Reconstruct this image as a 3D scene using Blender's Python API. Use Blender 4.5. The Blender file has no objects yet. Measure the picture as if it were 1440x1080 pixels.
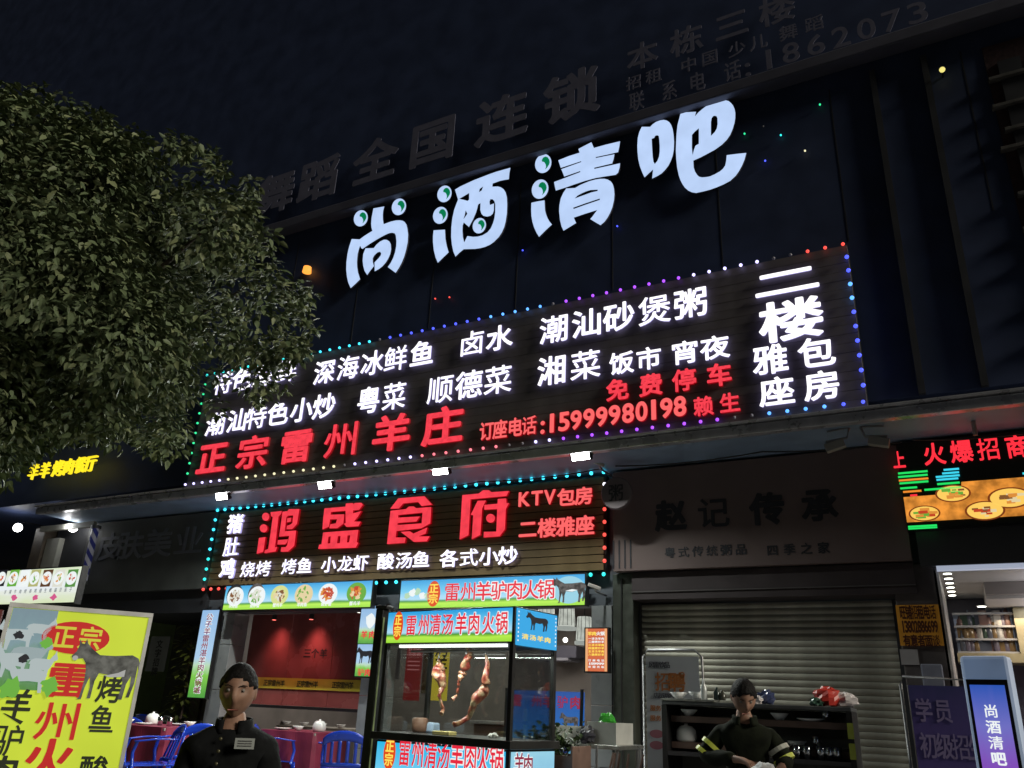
import bpy, bmesh, math, random
import numpy as np
from mathutils import Vector, Matrix
random.seed(7)
R_ = math.radians
sc = bpy.context.scene
COL = sc.collection

# ---------------------------------------------------------------- camera, world, sun, exposure
FOC, PITCH, ROLL, YAW = 1139.0, R_(21.87), R_(2.61), R_(29.14)
CAM = Vector((0, 0, 1.6))
fwd0 = Vector((-math.sin(YAW), math.cos(YAW), 0)); RT = Vector((math.cos(YAW), math.sin(YAW), 0)); UP0 = Vector((0, 0, 1))
FW = fwd0 * math.cos(PITCH) + UP0 * math.sin(PITCH)
UPV = UP0 * math.cos(PITCH) - fwd0 * math.sin(PITCH)
cd = bpy.data.cameras.new('camera'); cam = bpy.data.objects.new('camera', cd); COL.objects.link(cam)
cd.sensor_width = 36; cd.lens = 36 * FOC / 1440; cd.clip_end = 600; cd.clip_start = .05
cr, sr = math.cos(ROLL), math.sin(ROLL)
cx = RT * cr + UPV * sr
cy = UPV * cr - RT * sr
# image right axis: the horizon falls to the right, so the camera's x axis rises against it
M = Matrix((( cx.x, cy.x, -FW.x), (cx.y, cy.y, -FW.y), (cx.z, cy.z, -FW.z))).to_4x4()
M.translation = CAM
cam.matrix_world = M
sc.camera = cam
w = bpy.data.worlds.new('World'); sc.world = w; w.use_nodes = True
nt = w.node_tree; bg = nt.nodes['Background']
sky = nt.nodes.new('ShaderNodeTexSky'); sky.sky_type = 'NISHITA'; sky.sun_disc = False
sky.sun_elevation = R_(35); sky.sun_rotation = R_(205)
nt.links.new(sky.outputs[0], bg.inputs[0]); bg.inputs[1].default_value = 0.0012
sl = bpy.data.lights.new('tree_fill_sun', 'SUN'); sl.energy = 2.3; sl.angle = R_(16); sl.color = (1, .95, .8)  # low warm sun added to brighten the tree, stands in for street glow
so = bpy.data.objects.new('tree_fill_sun', sl); COL.objects.link(so)
so.rotation_euler = Vector((-.88, .10, -.40)).to_track_quat('-Z', 'Y').to_euler()
sc.view_settings.view_transform = 'Standard'; sc.view_settings.look = 'None'
sc.view_settings.exposure = 0; sc.view_settings.gamma = 1
sc.cycles.use_denoising = True
sc.cycles.max_bounces = 8; sc.cycles.sample_clamp_indirect = 4

# ---------------------------------------------------------------- helpers
def ray(px, py):
    u, v = px - 720, 540 - py
    return FW * FOC + cx * u + cy * v
def at(px, py, Y):
    d = ray(px, py); return CAM + d * (Y / d.y)
def atd(px, py, dep):
    return CAM + ray(px, py) * (dep / FOC)
def hit(px, py, O, yaw):
    """pixel onto the vertical plane through O (x,y) with horizontal direction yaw: (s, z)"""
    d = ray(px, py); ux, uy = math.cos(yaw), math.sin(yaw); nx, ny = -uy, ux
    t = (O[0] * nx + O[1] * ny) / (d.x * nx + d.y * ny)
    p = CAM + d * t
    return (p.x - O[0]) * ux + (p.y - O[1]) * uy, p.z

def lin(c):
    return tuple(((x / 255) / 12.92 if x / 255 <= .04045 else ((x / 255 + .055) / 1.055) ** 2.4) for x in c)
MATS = {}
def pm(name, col, rough=.6, metal=0, var=.0, scale=8, bump=0, spec=.5, trans=0, alpha=1):
    if name in MATS: return MATS[name]
    m = bpy.data.materials.new(name); m.use_nodes = True; MATS[name] = m
    n = m.node_tree; b = n.nodes['Principled BSDF']
    b.inputs['Base Color'].default_value = (*col, 1); b.inputs['Roughness'].default_value = rough
    b.inputs['Metallic'].default_value = metal; b.inputs['Specular IOR Level'].default_value = spec
    b.inputs['Transmission Weight'].default_value = trans; b.inputs['Alpha'].default_value = alpha
    if var or bump:
        tc = n.nodes.new('ShaderNodeTexCoord'); no = n.nodes.new('ShaderNodeTexNoise')
        no.inputs['Scale'].default_value = scale; no.inputs['Detail'].default_value = 6
        n.links.new(tc.outputs['Object'], no.inputs['Vector'])
        if var:
            rp = n.nodes.new('ShaderNodeValToRGB')
            rp.color_ramp.elements[0].position = .3; rp.color_ramp.elements[1].position = .7
            rp.color_ramp.elements[0].color = (*[c * (1 - var) for c in col], 1)
            rp.color_ramp.elements[1].color = (*[min(1, c * (1 + var)) for c in col], 1)
            n.links.new(no.outputs['Fac'], rp.inputs[0]); n.links.new(rp.outputs[0], b.inputs['Base Color'])
            mr = n.nodes.new('ShaderNodeMapRange'); mr.inputs[3].default_value = max(0, rough - .12); mr.inputs[4].default_value = min(1, rough + .15)
            n.links.new(no.outputs['Fac'], mr.inputs[0]); n.links.new(mr.outputs[0], b.inputs['Roughness'])
        if bump:
            bp = n.nodes.new('ShaderNodeBump'); bp.inputs['Strength'].default_value = bump; bp.inputs['Distance'].default_value = .01
            n.links.new(no.outputs['Fac'], bp.inputs['Height']); n.links.new(bp.outputs[0], b.inputs['Normal'])
    return m
def em(name, col, s=1.0, base=(.02, .02, .02), mottled=0, scale=6, light=True):
    if name in MATS: return MATS[name]
    m = bpy.data.materials.new(name); m.use_nodes = True; MATS[name] = m
    n = m.node_tree; b = n.nodes['Principled BSDF']
    b.inputs['Base Color'].default_value = (*base, 1); b.inputs['Roughness'].default_value = .4
    b.inputs['Emission Color'].default_value = (*col, 1); b.inputs['Emission Strength'].default_value = s
    if mottled:
        tc = n.nodes.new('ShaderNodeTexCoord'); no = n.nodes.new('ShaderNodeTexNoise'); no.inputs['Scale'].default_value = scale
        no.inputs['Detail'].default_value = 3
        rp = n.nodes.new('ShaderNodeValToRGB'); rp.color_ramp.elements[0].position = .35; rp.color_ramp.elements[1].position = .65
        rp.color_ramp.elements[0].color = (*[c * (1 - mottled) for c in col], 1); rp.color_ramp.elements[1].color = (*col, 1)
        n.links.new(tc.outputs['Object'], no.inputs['Vector']); n.links.new(no.outputs['Fac'], rp.inputs[0])
        n.links.new(rp.outputs[0], b.inputs['Emission Color'])
    if not light: m.cycles.emission_sampling = 'NONE'
    return m
def ramp_em(name, stops, axis='Y', s=1.0, noise=.1, nscale=5, emit=True, kind='Generated'):
    """printed picture: colours along one axis broken by noise, backlit (or plain print)"""
    if name in MATS: return MATS[name]
    m = bpy.data.materials.new(name); m.use_nodes = True; MATS[name] = m
    n = m.node_tree; b = n.nodes['Principled BSDF']; b.inputs['Roughness'].default_value = .45
    tc = n.nodes.new('ShaderNodeTexCoord'); sp = n.nodes.new('ShaderNodeSeparateXYZ'); no = n.nodes.new('ShaderNodeTexNoise')
    no.inputs['Scale'].default_value = nscale; no.inputs['Detail'].default_value = 4
    ma = n.nodes.new('ShaderNodeMath'); ma.operation = 'MULTIPLY_ADD'; ma.inputs[1].default_value = noise
    mb = n.nodes.new('ShaderNodeMath'); mb.operation = 'SUBTRACT'; mb.inputs[1].default_value = noise * .5
    rp = n.nodes.new('ShaderNodeValToRGB')
    n.links.new(tc.outputs[kind], sp.inputs[0]); n.links.new(tc.outputs[kind], no.inputs['Vector'])
    n.links.new(no.outputs['Fac'], ma.inputs[0]); n.links.new(sp.outputs[axis], ma.inputs[2]); n.links.new(ma.outputs[0], mb.inputs[0]); n.links.new(mb.outputs[0], rp.inputs[0])
    e = rp.color_ramp.elements
    e[0].position = stops[0][0]; e[0].color = (*stops[0][1], 1)
    e[1].position = stops[-1][0]; e[1].color = (*stops[-1][1], 1)
    for p, c in stops[1:-1]:
        q = e.new(p); q.color = (*c, 1)
    if emit:
        b.inputs['Base Color'].default_value = (.05, .05, .05, 1)
        n.links.new(rp.outputs[0], b.inputs['Emission Color']); b.inputs['Emission Strength'].default_value = s
    else:
        n.links.new(rp.outputs[0], b.inputs['Base Color'])
    return m
def mesh_of(name, v, f, mats=None, idx=None, smooth=False):
    me = bpy.data.meshes.new(name); me.from_pydata([tuple(x) for x in v], [], f)
    for m in (mats or []): me.materials.append(m)
    if idx: me.polygons.foreach_set('material_index', idx)
    if smooth: me.polygons.foreach_set('use_smooth', [True] * len(me.polygons))
    me.update(); return me
def link(name, me, parent=None, loc=(0, 0, 0), rot=(0, 0, 0), scale=(1, 1, 1)):
    o = bpy.data.objects.new(name, me); COL.objects.link(o)
    o.parent = parent; o.location = loc; o.rotation_euler = rot; o.scale = scale
    return o
def tag(o, label=None, cat=None, group=None, kind=None):
    if label: o['label'] = label
    if cat: o['category'] = cat
    if group: o['group'] = group
    if kind: o['kind'] = kind
    return o
def thing(name, label, cat, loc=(0, 0, 0), rz=0, group=None):
    o = link(name, None, None, loc, (0, 0, rz)); o.empty_display_size = .1
    return tag(o, label, cat, group)
def box_g(x0, x1, y0, y1, z0, z1, bev=0):
    v = [(x0, y0, z0), (x1, y0, z0), (x1, y1, z0), (x0, y1, z0), (x0, y0, z1), (x1, y0, z1), (x1, y1, z1), (x0, y1, z1)]
    f = [(0, 3, 2, 1), (4, 5, 6, 7), (0, 1, 5, 4), (1, 2, 6, 5), (2, 3, 7, 6), (3, 0, 4, 7)]
    return v, f
class G:
    """collects geometry into one mesh"""
    def __init__(s): s.v = []; s.f = []; s.i = []
    def add(s, vf, mi=0, M=None):
        v, f = vf; k = len(s.v)
        s.v += [tuple(M @ Vector(x)) for x in v] if M is not None else list(v)
        s.f += [tuple(a + k for a in q) for q in f]; s.i += [mi] * len(f); return s
    def box(s, *a, mi=0, M=None): return s.add(box_g(*a), mi, M)
    def make(s, name, mats, parent=None, smooth=False, bevel=0, **k):
        if not isinstance(mats, (list, tuple)): mats = [mats]
        o = link(name, mesh_of(name, s.v, s.f, mats, s.i, smooth), parent, **k)
        if bevel:
            b = o.modifiers.new('bevel', 'BEVEL'); b.width = bevel; b.segments = 2; b.limit_method = 'ANGLE'
        return o
def box(name, mat, x0, x1, y0, y1, z0, z1, parent=None, bevel=0, **k):
    return G().box(x0, x1, y0, y1, z0, z1).make(name, mat, parent, bevel=bevel, **k)
def tube_g(pts, r, n=8, cap=True):
    pts = [Vector(p) for p in pts]; rs = r if isinstance(r, (list, tuple)) else [r] * len(pts)
    v = []; f = []
    for i, p in enumerate(pts):
        t = (pts[min(i + 1, len(pts) - 1)] - pts[max(i - 1, 0)]).normalized()
        a = t.cross(Vector((0, 0, 1)) if abs(t.z) < .9 else Vector((1, 0, 0))).normalized(); b = t.cross(a)
        for k in range(n):
            q = 2 * math.pi * k / n; v.append(tuple(p + (a * math.cos(q) + b * math.sin(q)) * rs[i]))
    for i in range(len(pts) - 1):
        for k in range(n):
            f.append((i * n + k, i * n + (k + 1) % n, (i + 1) * n + (k + 1) % n, (i + 1) * n + k))
    if cap:
        f.append(tuple(range(n))); f.append(tuple(reversed(range(len(v) - n, len(v)))))
    return v, f
def lathe_g(prof, n=20, c=(0, 0, 0)):
    v = []; f = []
    for r, z in prof:
        for k in range(n):
            q = 2 * math.pi * k / n; v.append((c[0] + r * math.cos(q), c[1] + r * math.sin(q), c[2] + z))
    for i in range(len(prof) - 1):
        for k in range(n): f.append((i * n + k, i * n + (k + 1) % n, (i + 1) * n + (k + 1) % n, (i + 1) * n + k))
    f.append(tuple(reversed(range(n)))); f.append(tuple(range(len(v) - n, len(v))))
    return v, f
def sphere_g(c, r, n=10, m=7):
    if not isinstance(r, (tuple, list)): r = (r, r, r)
    v = [(c[0], c[1], c[2] - r[2])]; f = []
    for j in range(1, m):
        t = math.pi * j / m
        for k in range(n):
            q = 2 * math.pi * k / n
            v.append((c[0] + r[0] * math.sin(t) * math.cos(q), c[1] + r[1] * math.sin(t) * math.sin(q), c[2] - r[2] * math.cos(t)))
    v.append((c[0], c[1], c[2] + r[2]))
    for k in range(n): f.append((0, 1 + (k + 1) % n, 1 + k))
    for j in range(m - 2):
        for k in range(n):
            a = 1 + j * n + k; b = 1 + j * n + (k + 1) % n; f.append((a, b, b + n, a + n))
    l = len(v) - 1
    for k in range(n): f.append((l, l - n + k, l - n + (k + 1) % n))
    return v, f
def shell_g(fn, nu, nv, th):
    """thick curved sheet from fn(u,v)->point"""
    P = [[Vector(fn(i / nu, j / nv)) for j in range(nv + 1)] for i in range(nu + 1)]
    v = []; f = []
    for side in (0, 1):
        for i in range(nu + 1):
            for j in range(nv + 1):
                a = P[min(i + 1, nu)][j] - P[max(i - 1, 0)][j]; b = P[i][min(j + 1, nv)] - P[i][max(j - 1, 0)]
                n = a.cross(b).normalized(); v.append(tuple(P[i][j] + n * th * (side - .5)))
    N = (nu + 1) * (nv + 1); ix = lambda i, j, s: s * N + i * (nv + 1) + j
    for i in range(nu):
        for j in range(nv):
            f.append((ix(i, j, 1), ix(i + 1, j, 1), ix(i + 1, j + 1, 1), ix(i, j + 1, 1)))
            f.append((ix(i, j, 0), ix(i, j + 1, 0), ix(i + 1, j + 1, 0), ix(i + 1, j, 0)))
    for i in range(nu):
        f.append((ix(i, 0, 0), ix(i + 1, 0, 0), ix(i + 1, 0, 1), ix(i, 0, 1))); f.append((ix(i + 1, nv, 0), ix(i, nv, 0), ix(i, nv, 1), ix(i + 1, nv, 1)))
    for j in range(nv):
        f.append((ix(0, j + 1, 0), ix(0, j, 0), ix(0, j, 1), ix(0, j + 1, 1))); f.append((ix(nu, j, 0), ix(nu, j + 1, 0), ix(nu, j + 1, 1), ix(nu, j, 1)))
    return v, f

# ---- outlines: contours -> thick letter mesh, with a distance field to set the stroke weight
def contours_mesh(name, loops, depth, front_only=False):
    cu = bpy.data.curves.new(name, 'CURVE'); cu.dimensions = '2D'; cu.fill_mode = 'BOTH'; cu.extrude = depth / 2
    for lp in loops:
        s = cu.splines.new('POLY'); s.points.add(len(lp) - 1)
        for k, (a, b) in enumerate(lp): s.points[k].co = (a, b, 0, 1)
        s.use_cyclic_u = True
    o = bpy.data.objects.new(name, cu); COL.objects.link(o)
    dg = bpy.context.evaluated_depsgraph_get()
    me = bpy.data.meshes.new_from_object(o.evaluated_get(dg))
    bpy.data.objects.remove(o); bpy.data.curves.remove(cu)
    me.name = name
    n = np.zeros(len(me.polygons) * 3); me.polygons.foreach_get('normal', n)
    mi = (n.reshape(-1, 3)[:, 2] < .5).astype(np.int32)
    me.materials.clear(); me.materials.append(None); me.materials.append(None)
    me.polygons.foreach_set('material_index', mi); me.polygons.foreach_set('use_smooth', [False] * len(mi))
    return me
def outline_segments(ch):
    cu = bpy.data.curves.new('t', 'FONT'); cu.body = ch; cu.size = 1; cu.fill_mode = 'NONE'; cu.resolution_u = 4
    o = bpy.data.objects.new('t', cu); COL.objects.link(o)
    me = bpy.data.meshes.new_from_object(o.evaluated_get(bpy.context.evaluated_depsgraph_get()))
    v = np.array([p.co[:2] for p in me.vertices]); e = np.array([tuple(x.vertices) for x in me.edges])
    bpy.data.objects.remove(o); bpy.data.curves.remove(cu); bpy.data.meshes.remove(me)
    return v[e[:, 0]], v[e[:, 1]]
def dp(pts, tol):
    if len(pts) < 3: return pts
    a, b = pts[0], pts[-1]; d = b - a; L = np.hypot(*d)
    q = pts[1:-1] - a
    dist = np.abs(q[:, 0] * d[1] - q[:, 1] * d[0]) / L if L > 1e-9 else np.hypot(q[:, 0], q[:, 1])
    k = int(np.argmax(dist))
    if dist[k] < tol: return np.array([a, b])
    return np.vstack([dp(pts[:k + 2], tol)[:-1], dp(pts[k + 1:], tol)])
def heavy(A, B, wt, N=84):
    """contours of the outline A->B grown by wt"""
    lo = np.minimum(A.min(0), B.min(0)) - .06; hi = np.maximum(A.max(0), B.max(0)) + .06
    s = max(hi - lo) / N; nx, ny = int((hi[0] - lo[0]) / s) + 2, int((hi[1] - lo[1]) / s) + 2
    X, Y = np.meshgrid(lo[0] + s * np.arange(nx), lo[1] + s * np.arange(ny), indexing='ij')
    D = np.full(X.shape, 9.); ins = np.zeros(X.shape, bool)
    for (ax, ay), (bx, by) in zip(A, B):
        dx, dy = bx - ax, by - ay; L2 = dx * dx + dy * dy + 1e-12
        t = np.clip(((X - ax) * dx + (Y - ay) * dy) / L2, 0, 1)
        D = np.minimum(D, np.hypot(X - ax - t * dx, Y - ay - t * dy))
        if abs(dy) > 1e-9:
            c = (ay > Y) != (by > Y); ins ^= c & (X < (bx - ax) * (Y - ay) / dy + ax)
    F = np.where(ins, D, -D) + wt
    seg = {}
    def ip(i, j, i2, j2):
        a, b = F[i, j], F[i2, j2]; t = a / (a - b)
        return (X[i, j] + (X[i2, j2] - X[i, j]) * t, Y[i, j] + (Y[i2, j2] - Y[i, j]) * t)
    P = F > 0; pos = {}
    cells = np.argwhere(~((P[:-1, :-1] == P[1:, :-1]) & (P[:-1, :-1] == P[:-1, 1:]) & (P[:-1, :-1] == P[1:, 1:])))
    for i, j in cells:
        c = [P[i, j], P[i + 1, j], P[i + 1, j + 1], P[i, j + 1]]
        ed = [((i, j), (i + 1, j)), ((i + 1, j), (i + 1, j + 1)), ((i, j + 1), (i + 1, j + 1)), ((i, j), (i, j + 1))]
        cr_ = [k for k in range(4) if c[k] != c[(k + 1) % 4]]
        for k in cr_:
            if ed[k] not in pos: pos[ed[k]] = ip(*ed[k][0], *ed[k][1])
        if len(cr_) == 2: prs = [tuple(cr_)]
        else:
            ctr = F[i:i + 2, j:j + 2].mean() > 0
            prs = [(0, 1), (2, 3)] if (ctr == c[0]) else [(3, 0), (1, 2)]
            prs = [(0, 1), (2, 3)] if ctr == c[0] else [(0, 3), (1, 2)]
        for a, b in prs:
            seg.setdefault(ed[a], []).append(ed[b]); seg.setdefault(ed[b], []).append(ed[a])
    loops = []; seen = set()
    for st in seg:
        if st in seen: continue
        lp = [st]; seen.add(st); cur = st
        while True:
            nx_ = [q for q in seg[cur] if q not in seen]
            if not nx_: break
            cur = nx_[0]; seen.add(cur); lp.append(cur)
        if len(lp) > 5:
            a = np.array([pos[q] for q in lp] + [pos[lp[0]]]); h = len(a) // 2
            a = np.vstack([dp(a[:h + 1], s * .22)[:-1], dp(a[h:], s * .22)])[:-1]
            if len(a) > 2: loops.append(a)
    return loops
GL = {}
v0, v1 = outline_segments('国')
CELL = (v0[:, 0].min() - .02, v0[:, 0].max() + .02, v0[:, 1].min() - .02, v0[:, 1].max() + .02)
def glyph(ch, wt):
    """unit mesh of a character, -.5..+.5, depth 1"""
    k = (ch, wt)
    if k in GL: return GL[k]
    A, B = outline_segments(ch)
    cjk = ord(ch) > 0x2000
    if cjk: x0, x1, y0, y1 = CELL
    else:
        mn = np.minimum(A.min(0), B.min(0)); mx = np.maximum(A.max(0), B.max(0)); x0, y0 = mn; x1, y1 = mx
        if ch == ':': y0, y1 = 0, .7; x0 -= .14; x1 += .14
        if ch == '1': x1 += .13; x0 -= .13
        if ch == 'I': x0 -= .1; x1 += .1
        if ch == '.': y1 = .7
    lps = heavy(A, B, .004)
    if wt:
        n0 = len(lps)
        for q in (1, .8, .62, .48, .35):
            l2 = heavy(A, B, wt * q)
            if len(l2) >= n0 - (1 if n0 > 5 else 0) or q == .35 : lps = l2; break
    lps = [[((p[0] - (x0 + x1) / 2) / (x1 - x0), (p[1] - (y0 + y1) / 2) / (y1 - y0)) for p in l] for l in lps]
    GL[k] = contours_mesh('letter', lps, 1.0)
    return GL[k]
def set_mats(o, a, b):
    for k, m in enumerate((a, b)):
        o.material_slots[k].link = 'OBJECT'; o.material_slots[k].material = m
def char(ch, parent, x, y, z, w_, h_, dep, mat, side=None, wt=.03, yaw=0, name='letter', tilt=0):
    """a letter whose front face is at y (world or parent frame), facing -y"""
    o = link(name, glyph(ch, wt), parent, (x + math.sin(yaw) * dep / 2 * 0, y + dep / 2, z), (R_(90), tilt, yaw), (w_, h_, dep))
    set_mats(o, mat, side or mat); return o
def row(text, pts, wpx, hpx, Y, parent, mat, dep=.03, wt=.03, side=None, xs=1.0, name='letter'):
    """characters with pixel centres pts on the plane y=Y; one common height and level, so they stand in a straight row"""
    if len(pts) == 2 and len(text) > 2:
        (a, b), (c, d) = pts; A = at(a, b, Y); B = at(c, d, Y)
        P = [A.lerp(B, i / (len(text) - 1)) for i in range(len(text))]
        px = [(a + (c - a) * i / (len(text) - 1), b + (d - b) * i / (len(text) - 1)) for i in range(len(text))]
    else:
        P = [at(a, b, Y) for a, b in pts]; px = pts
    zs = [p.z for p in P]; xs_ = [p.x for p in P]
    if len(P) > 1 and max(xs_) - min(xs_) > .05:
        k = np.polyfit(xs_, zs, 0)[0]
    else: k = None
    a, b = px[len(px) // 2]; c0 = at(a, b, Y); e = .1
    def pj(P):
        d = P - CAM; z = d.dot(FW); return FOC * d.dot(cx) / z, FOC * d.dot(cy) / z
    o_, r_, u_ = pj(c0), pj(c0 + Vector((e, 0, 0))), pj(c0 + Vector((0, 0, e)))
    lean = abs((u_[0] - o_[0]) / (u_[1] - o_[1])); slope = abs((r_[1] - o_[1]) / (r_[0] - o_[0]))
    if len(text) > 1 or wpx > 20:
        wpx, hpx = max(.6 * wpx, wpx - lean * hpx * .8), max(.6 * hpx, hpx - slope * wpx * .8)
    ws = [at(a + wpx / 2, b, Y).x - at(a - wpx / 2, b, Y).x for a, b in px]; hs = [at(a, b - hpx / 2, Y).z - at(a, b + hpx / 2, Y).z for a, b in px]
    wm, hm = sum(ws) / len(ws) * xs, sum(hs) / len(hs)
    out = []
    for ch, p in zip(text, P):
        if ch == ' ': continue
        out.append(char(ch, parent, p.x, Y, k if k is not None else p.z, wm, hm, dep, mat, side, wt, name=name))
    return out
def poly_px(loops, org, s, Y, parent, name, mats, dep, hole=True, O=None, yaw=0):
    """outline read off the photograph, built as a thick piece at its own distance on the plane y=Y"""
    L = []
    for lp in loops:
        q = []
        for a, b in lp:
            p = at(org[0] + a / s, org[1] + b / s, Y); q.append((p.x, p.z))
        L.append(q)
    X = sum(p[0] for p in L[0]) / len(L[0]); Z = sum(p[1] for p in L[0]) / len(L[0])
    me = contours_mesh(name, [[(a - X, b - Z) for a, b in q] for q in L], dep)
    o = link(name, me, parent, (X, Y + dep / 2, Z), (R_(90), 0, 0)); set_mats(o, *mats); return o
def ell(c, rx, ry, n=28, rot=0):
    return [(c[0] + rx * math.cos(t) * math.cos(rot) - ry * math.sin(t) * math.sin(rot), c[1] + rx * math.cos(t) * math.sin(rot) + ry * math.sin(t) * math.cos(rot)) for t in [2 * math.pi * k / n for k in range(n)]]
def shape(name, loops, parent, x, y, z, w_, h_, dep, mat, side=None, yaw=0):
    """a flat cut-out (unit coordinates, y up), front face at y"""
    me = contours_mesh(name, loops, 1.0)
    o = link(name, me, parent, (x, y + dep / 2, z), (R_(90), 0, yaw), (w_, h_, dep)); set_mats(o, mat, side or mat); return o

# ---------------------------------------------------------------- materials
TZ = .48
asphalt = pm('asphalt', (.045, .045, .047), .85, var=.35, scale=14, bump=.5)
paving = pm('paving', (.16, .155, .15), .7, var=.2, scale=9, bump=.25)
facade = pm('facade', (.030, .046, .110), .6, var=.22, scale=2.6, bump=.1)
facade_d = pm('dark_panel', (.035, .036, .042), .5, var=.2, scale=3)
metal_g = pm('grey_metal', (.32, .32, .33), .35, .8, var=.15, scale=12)
black = pm('black_paint', (.012, .012, .013), .4, var=.2, scale=20)
slat_m = pm('brown_slat', (.15, .10, .045), .45, var=.2, scale=4)
slat_u = pm('sign_slat', (.14, .125, .13), .5, var=.2, scale=4)
white_d = em('white_face', (1, .98, 1), 1.45); lav = em('white_side', (.55, .5, 1), .9)
red_d = em('red_face', (1, .055, .085), 1.05, mottled=.22, scale=9); red_s = em('red_side', (.6, .0, .01), .5)
pink_d = em('pink_face', (1, .14, .14), 1.0)
big_d = em('pale_blue_face', (.53, .69, 1.0), 1.0, mottled=.1, scale=3.5); big_s = pm('letter_return', (.06, .06, .09), .5)
green_c = em('green_swirl', (0, .24, .09), .8)
dim_l = pm('dim_letter', (.13, .13, .19), .5, var=.1, scale=5)
def glass_mat(name, tint=(1, 1, 1), refl=.08):
    m = bpy.data.materials.new(name); m.use_nodes = True; n = m.node_tree; n.nodes.remove(n.nodes['Principled BSDF'])
    t = n.nodes.new('ShaderNodeBsdfTransparent'); t.inputs[0].default_value = (*tint, 1)
    g = n.nodes.new('ShaderNodeBsdfGlossy'); g.inputs['Roughness'].default_value = .02
    l = n.nodes.new('ShaderNodeLayerWeight'); l.inputs[0].default_value = .25
    a = n.nodes.new('ShaderNodeMath'); a.operation = 'MULTIPLY_ADD'; a.inputs[1].default_value = .6; a.inputs[2].default_value = refl
    mx = n.nodes.new('ShaderNodeMixShader'); n.links.new(l.outputs['Fresnel'], a.inputs[0]); n.links.new(a.outputs[0], mx.inputs[0])
    n.links.new(t.outputs[0], mx.inputs[1]); n.links.new(g.outputs[0], mx.inputs[2]); n.links.new(mx.outputs[0], n.nodes['Material Output'].inputs[0])
    return m
glass = glass_mat('clear_glass', (.93, .96, .95))

# ================================================================ SETTING
tag(box('road', asphalt, -60, 60, -60, 60, -.4, 0), kind='structure')
tag(box('pavement', paving, -30, 12, 3.6, 6.5, 0.003, .12, bevel=.01), kind='structure')
terr = tag(box('terrace', pm('terrace_tile', (.22, .21, .2), .35, var=.2, scale=2, bump=.05), -30, 12, 6.5, 13.5, 0.002, TZ, bevel=.01), kind='structure')
g = G()
for i in range(60): g.box(-30 + i * .7, -30 + i * .7 + .69, 6.485, 6.4995, .125, TZ - .01)
g.make('riser_tile', pm('riser', (.12, .12, .12), .5), terr)['kind'] = 'stuff'

# ---- the building: upper wall, canopy, party walls
YW = 8.02
bld = thing('building', 'dark multi storey building front behind all the lit signs', 'building', (-6, YW, 0))
bld.location = (0, 0, 0)
box('wall', facade, -30, 6.5, YW, 13.5, 4.5, 30, bld)
# wide cladding strips with their cover battens
for x in (at(1262, 330, 8).x, at(1345, 330, 8).x):
    box('batten', facade_d, x - .03, x + .03, YW - .06, YW, 4.5, 8.35, bld)
for i in range(14):
    x = -12.4 + i * 1.32; box('cladding_joint', facade_d, x, x + .012, YW - .004, YW, 6.3, 8.3, bld)
zc = at(1100, 105, 7.9).z
box('cornice', pm('cornice', (.07, .07, .10), .6, var=.15, scale=4), -13.2, 6.5, 7.82, YW, zc - .10, zc + .06, bld, bevel=.015)
# reddish tiled flank with slatted ledges on the right
flank = thing('slatted_grille', 'dim reddish wall grille with pale horizontal ledges at the far right', 'grille')
box('backing', pm('red_tile', (.05, .026, .028), .6, var=.4, scale=20, bump=.3), 1.0, 3.9, 8.0, YW - .001, 4.6, 8.25, flank)
ledge_m = pm('ledge', (.08, .075, .07), .6, var=.25, scale=12)
for py in (110, 150, 186, 212, 280, 330, 372, 430, 482):
    z = at(1400, py, 7.95).z
    box('ledge', ledge_m, .95 + random.random() * .12, 3.6, 7.93, 7.999, z - .02, z + .02, flank, bevel=.006)
for k in range(6):
    box('louvre', facade_d, 1.1 + k * .35, 1.3 + k * .35, 7.97, 7.998, 4.9, 8.0, flank)

# dim upper sign: pale plastic letters on the wall
ds = thing('dance_school_sign', 'unlit pale plastic letters of a dance school high on the wall', 'sign')
zd = at(600, 210, 7.9).z
row('舞蹈全国连锁', [(385, 281), (447, 255), (527, 226), (608, 195), (705, 163), (803, 130)], 60, 72, 7.9, ds, dim_l, .008, .03)
ds2 = thing('contact_sign', 'unlit pale letters giving a phone number at the top right of the wall', 'sign')
row('本栋三楼', [(903, 80), (965, 58), (1028, 34), (1092, 12)], 46, 50, 7.9, ds2, dim_l, .008, .02)
row('招租中国少儿舞蹈', [(891, 118), (919, 108), (968, 90), (998, 82), (1036, 68), (1066, 58), (1108, 44), (1145, 34)][:8], 24, 26, 7.9, ds2, dim_l, .008, .01)
row('联系电话:1862073', [(895, 143), (941, 127), (980, 115), (1030, 100), (1051, 93), (1081, 84), (1112, 74), (1147, 62), (1182, 50), (1218, 40), (1254, 29), (1290, 18)], 26, 34, 7.9, ds2, dim_l, .008, .01)

# ---- canopy
can = thing('canopy', 'long metal canopy edge running under the big lit sign', 'canopy')
steel = pm('canopy_metal', (.6, .6, .64), .28, .6, var=.2, scale=6)
box('soffit', pm('soffit', (.22, .30, .42), .5, var=.2, scale=3), -13.0, 6, 7.8, 8.9, 4.22, 4.27, can)
box('edge_beam', steel, -13.0, 6, 7.70, 7.80, 4.205, 4.30, can, bevel=.008)
box('top_flashing', steel, -13.0, 6, 7.66, 8.01, 4.31, 4.335, can, bevel=.006)

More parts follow.
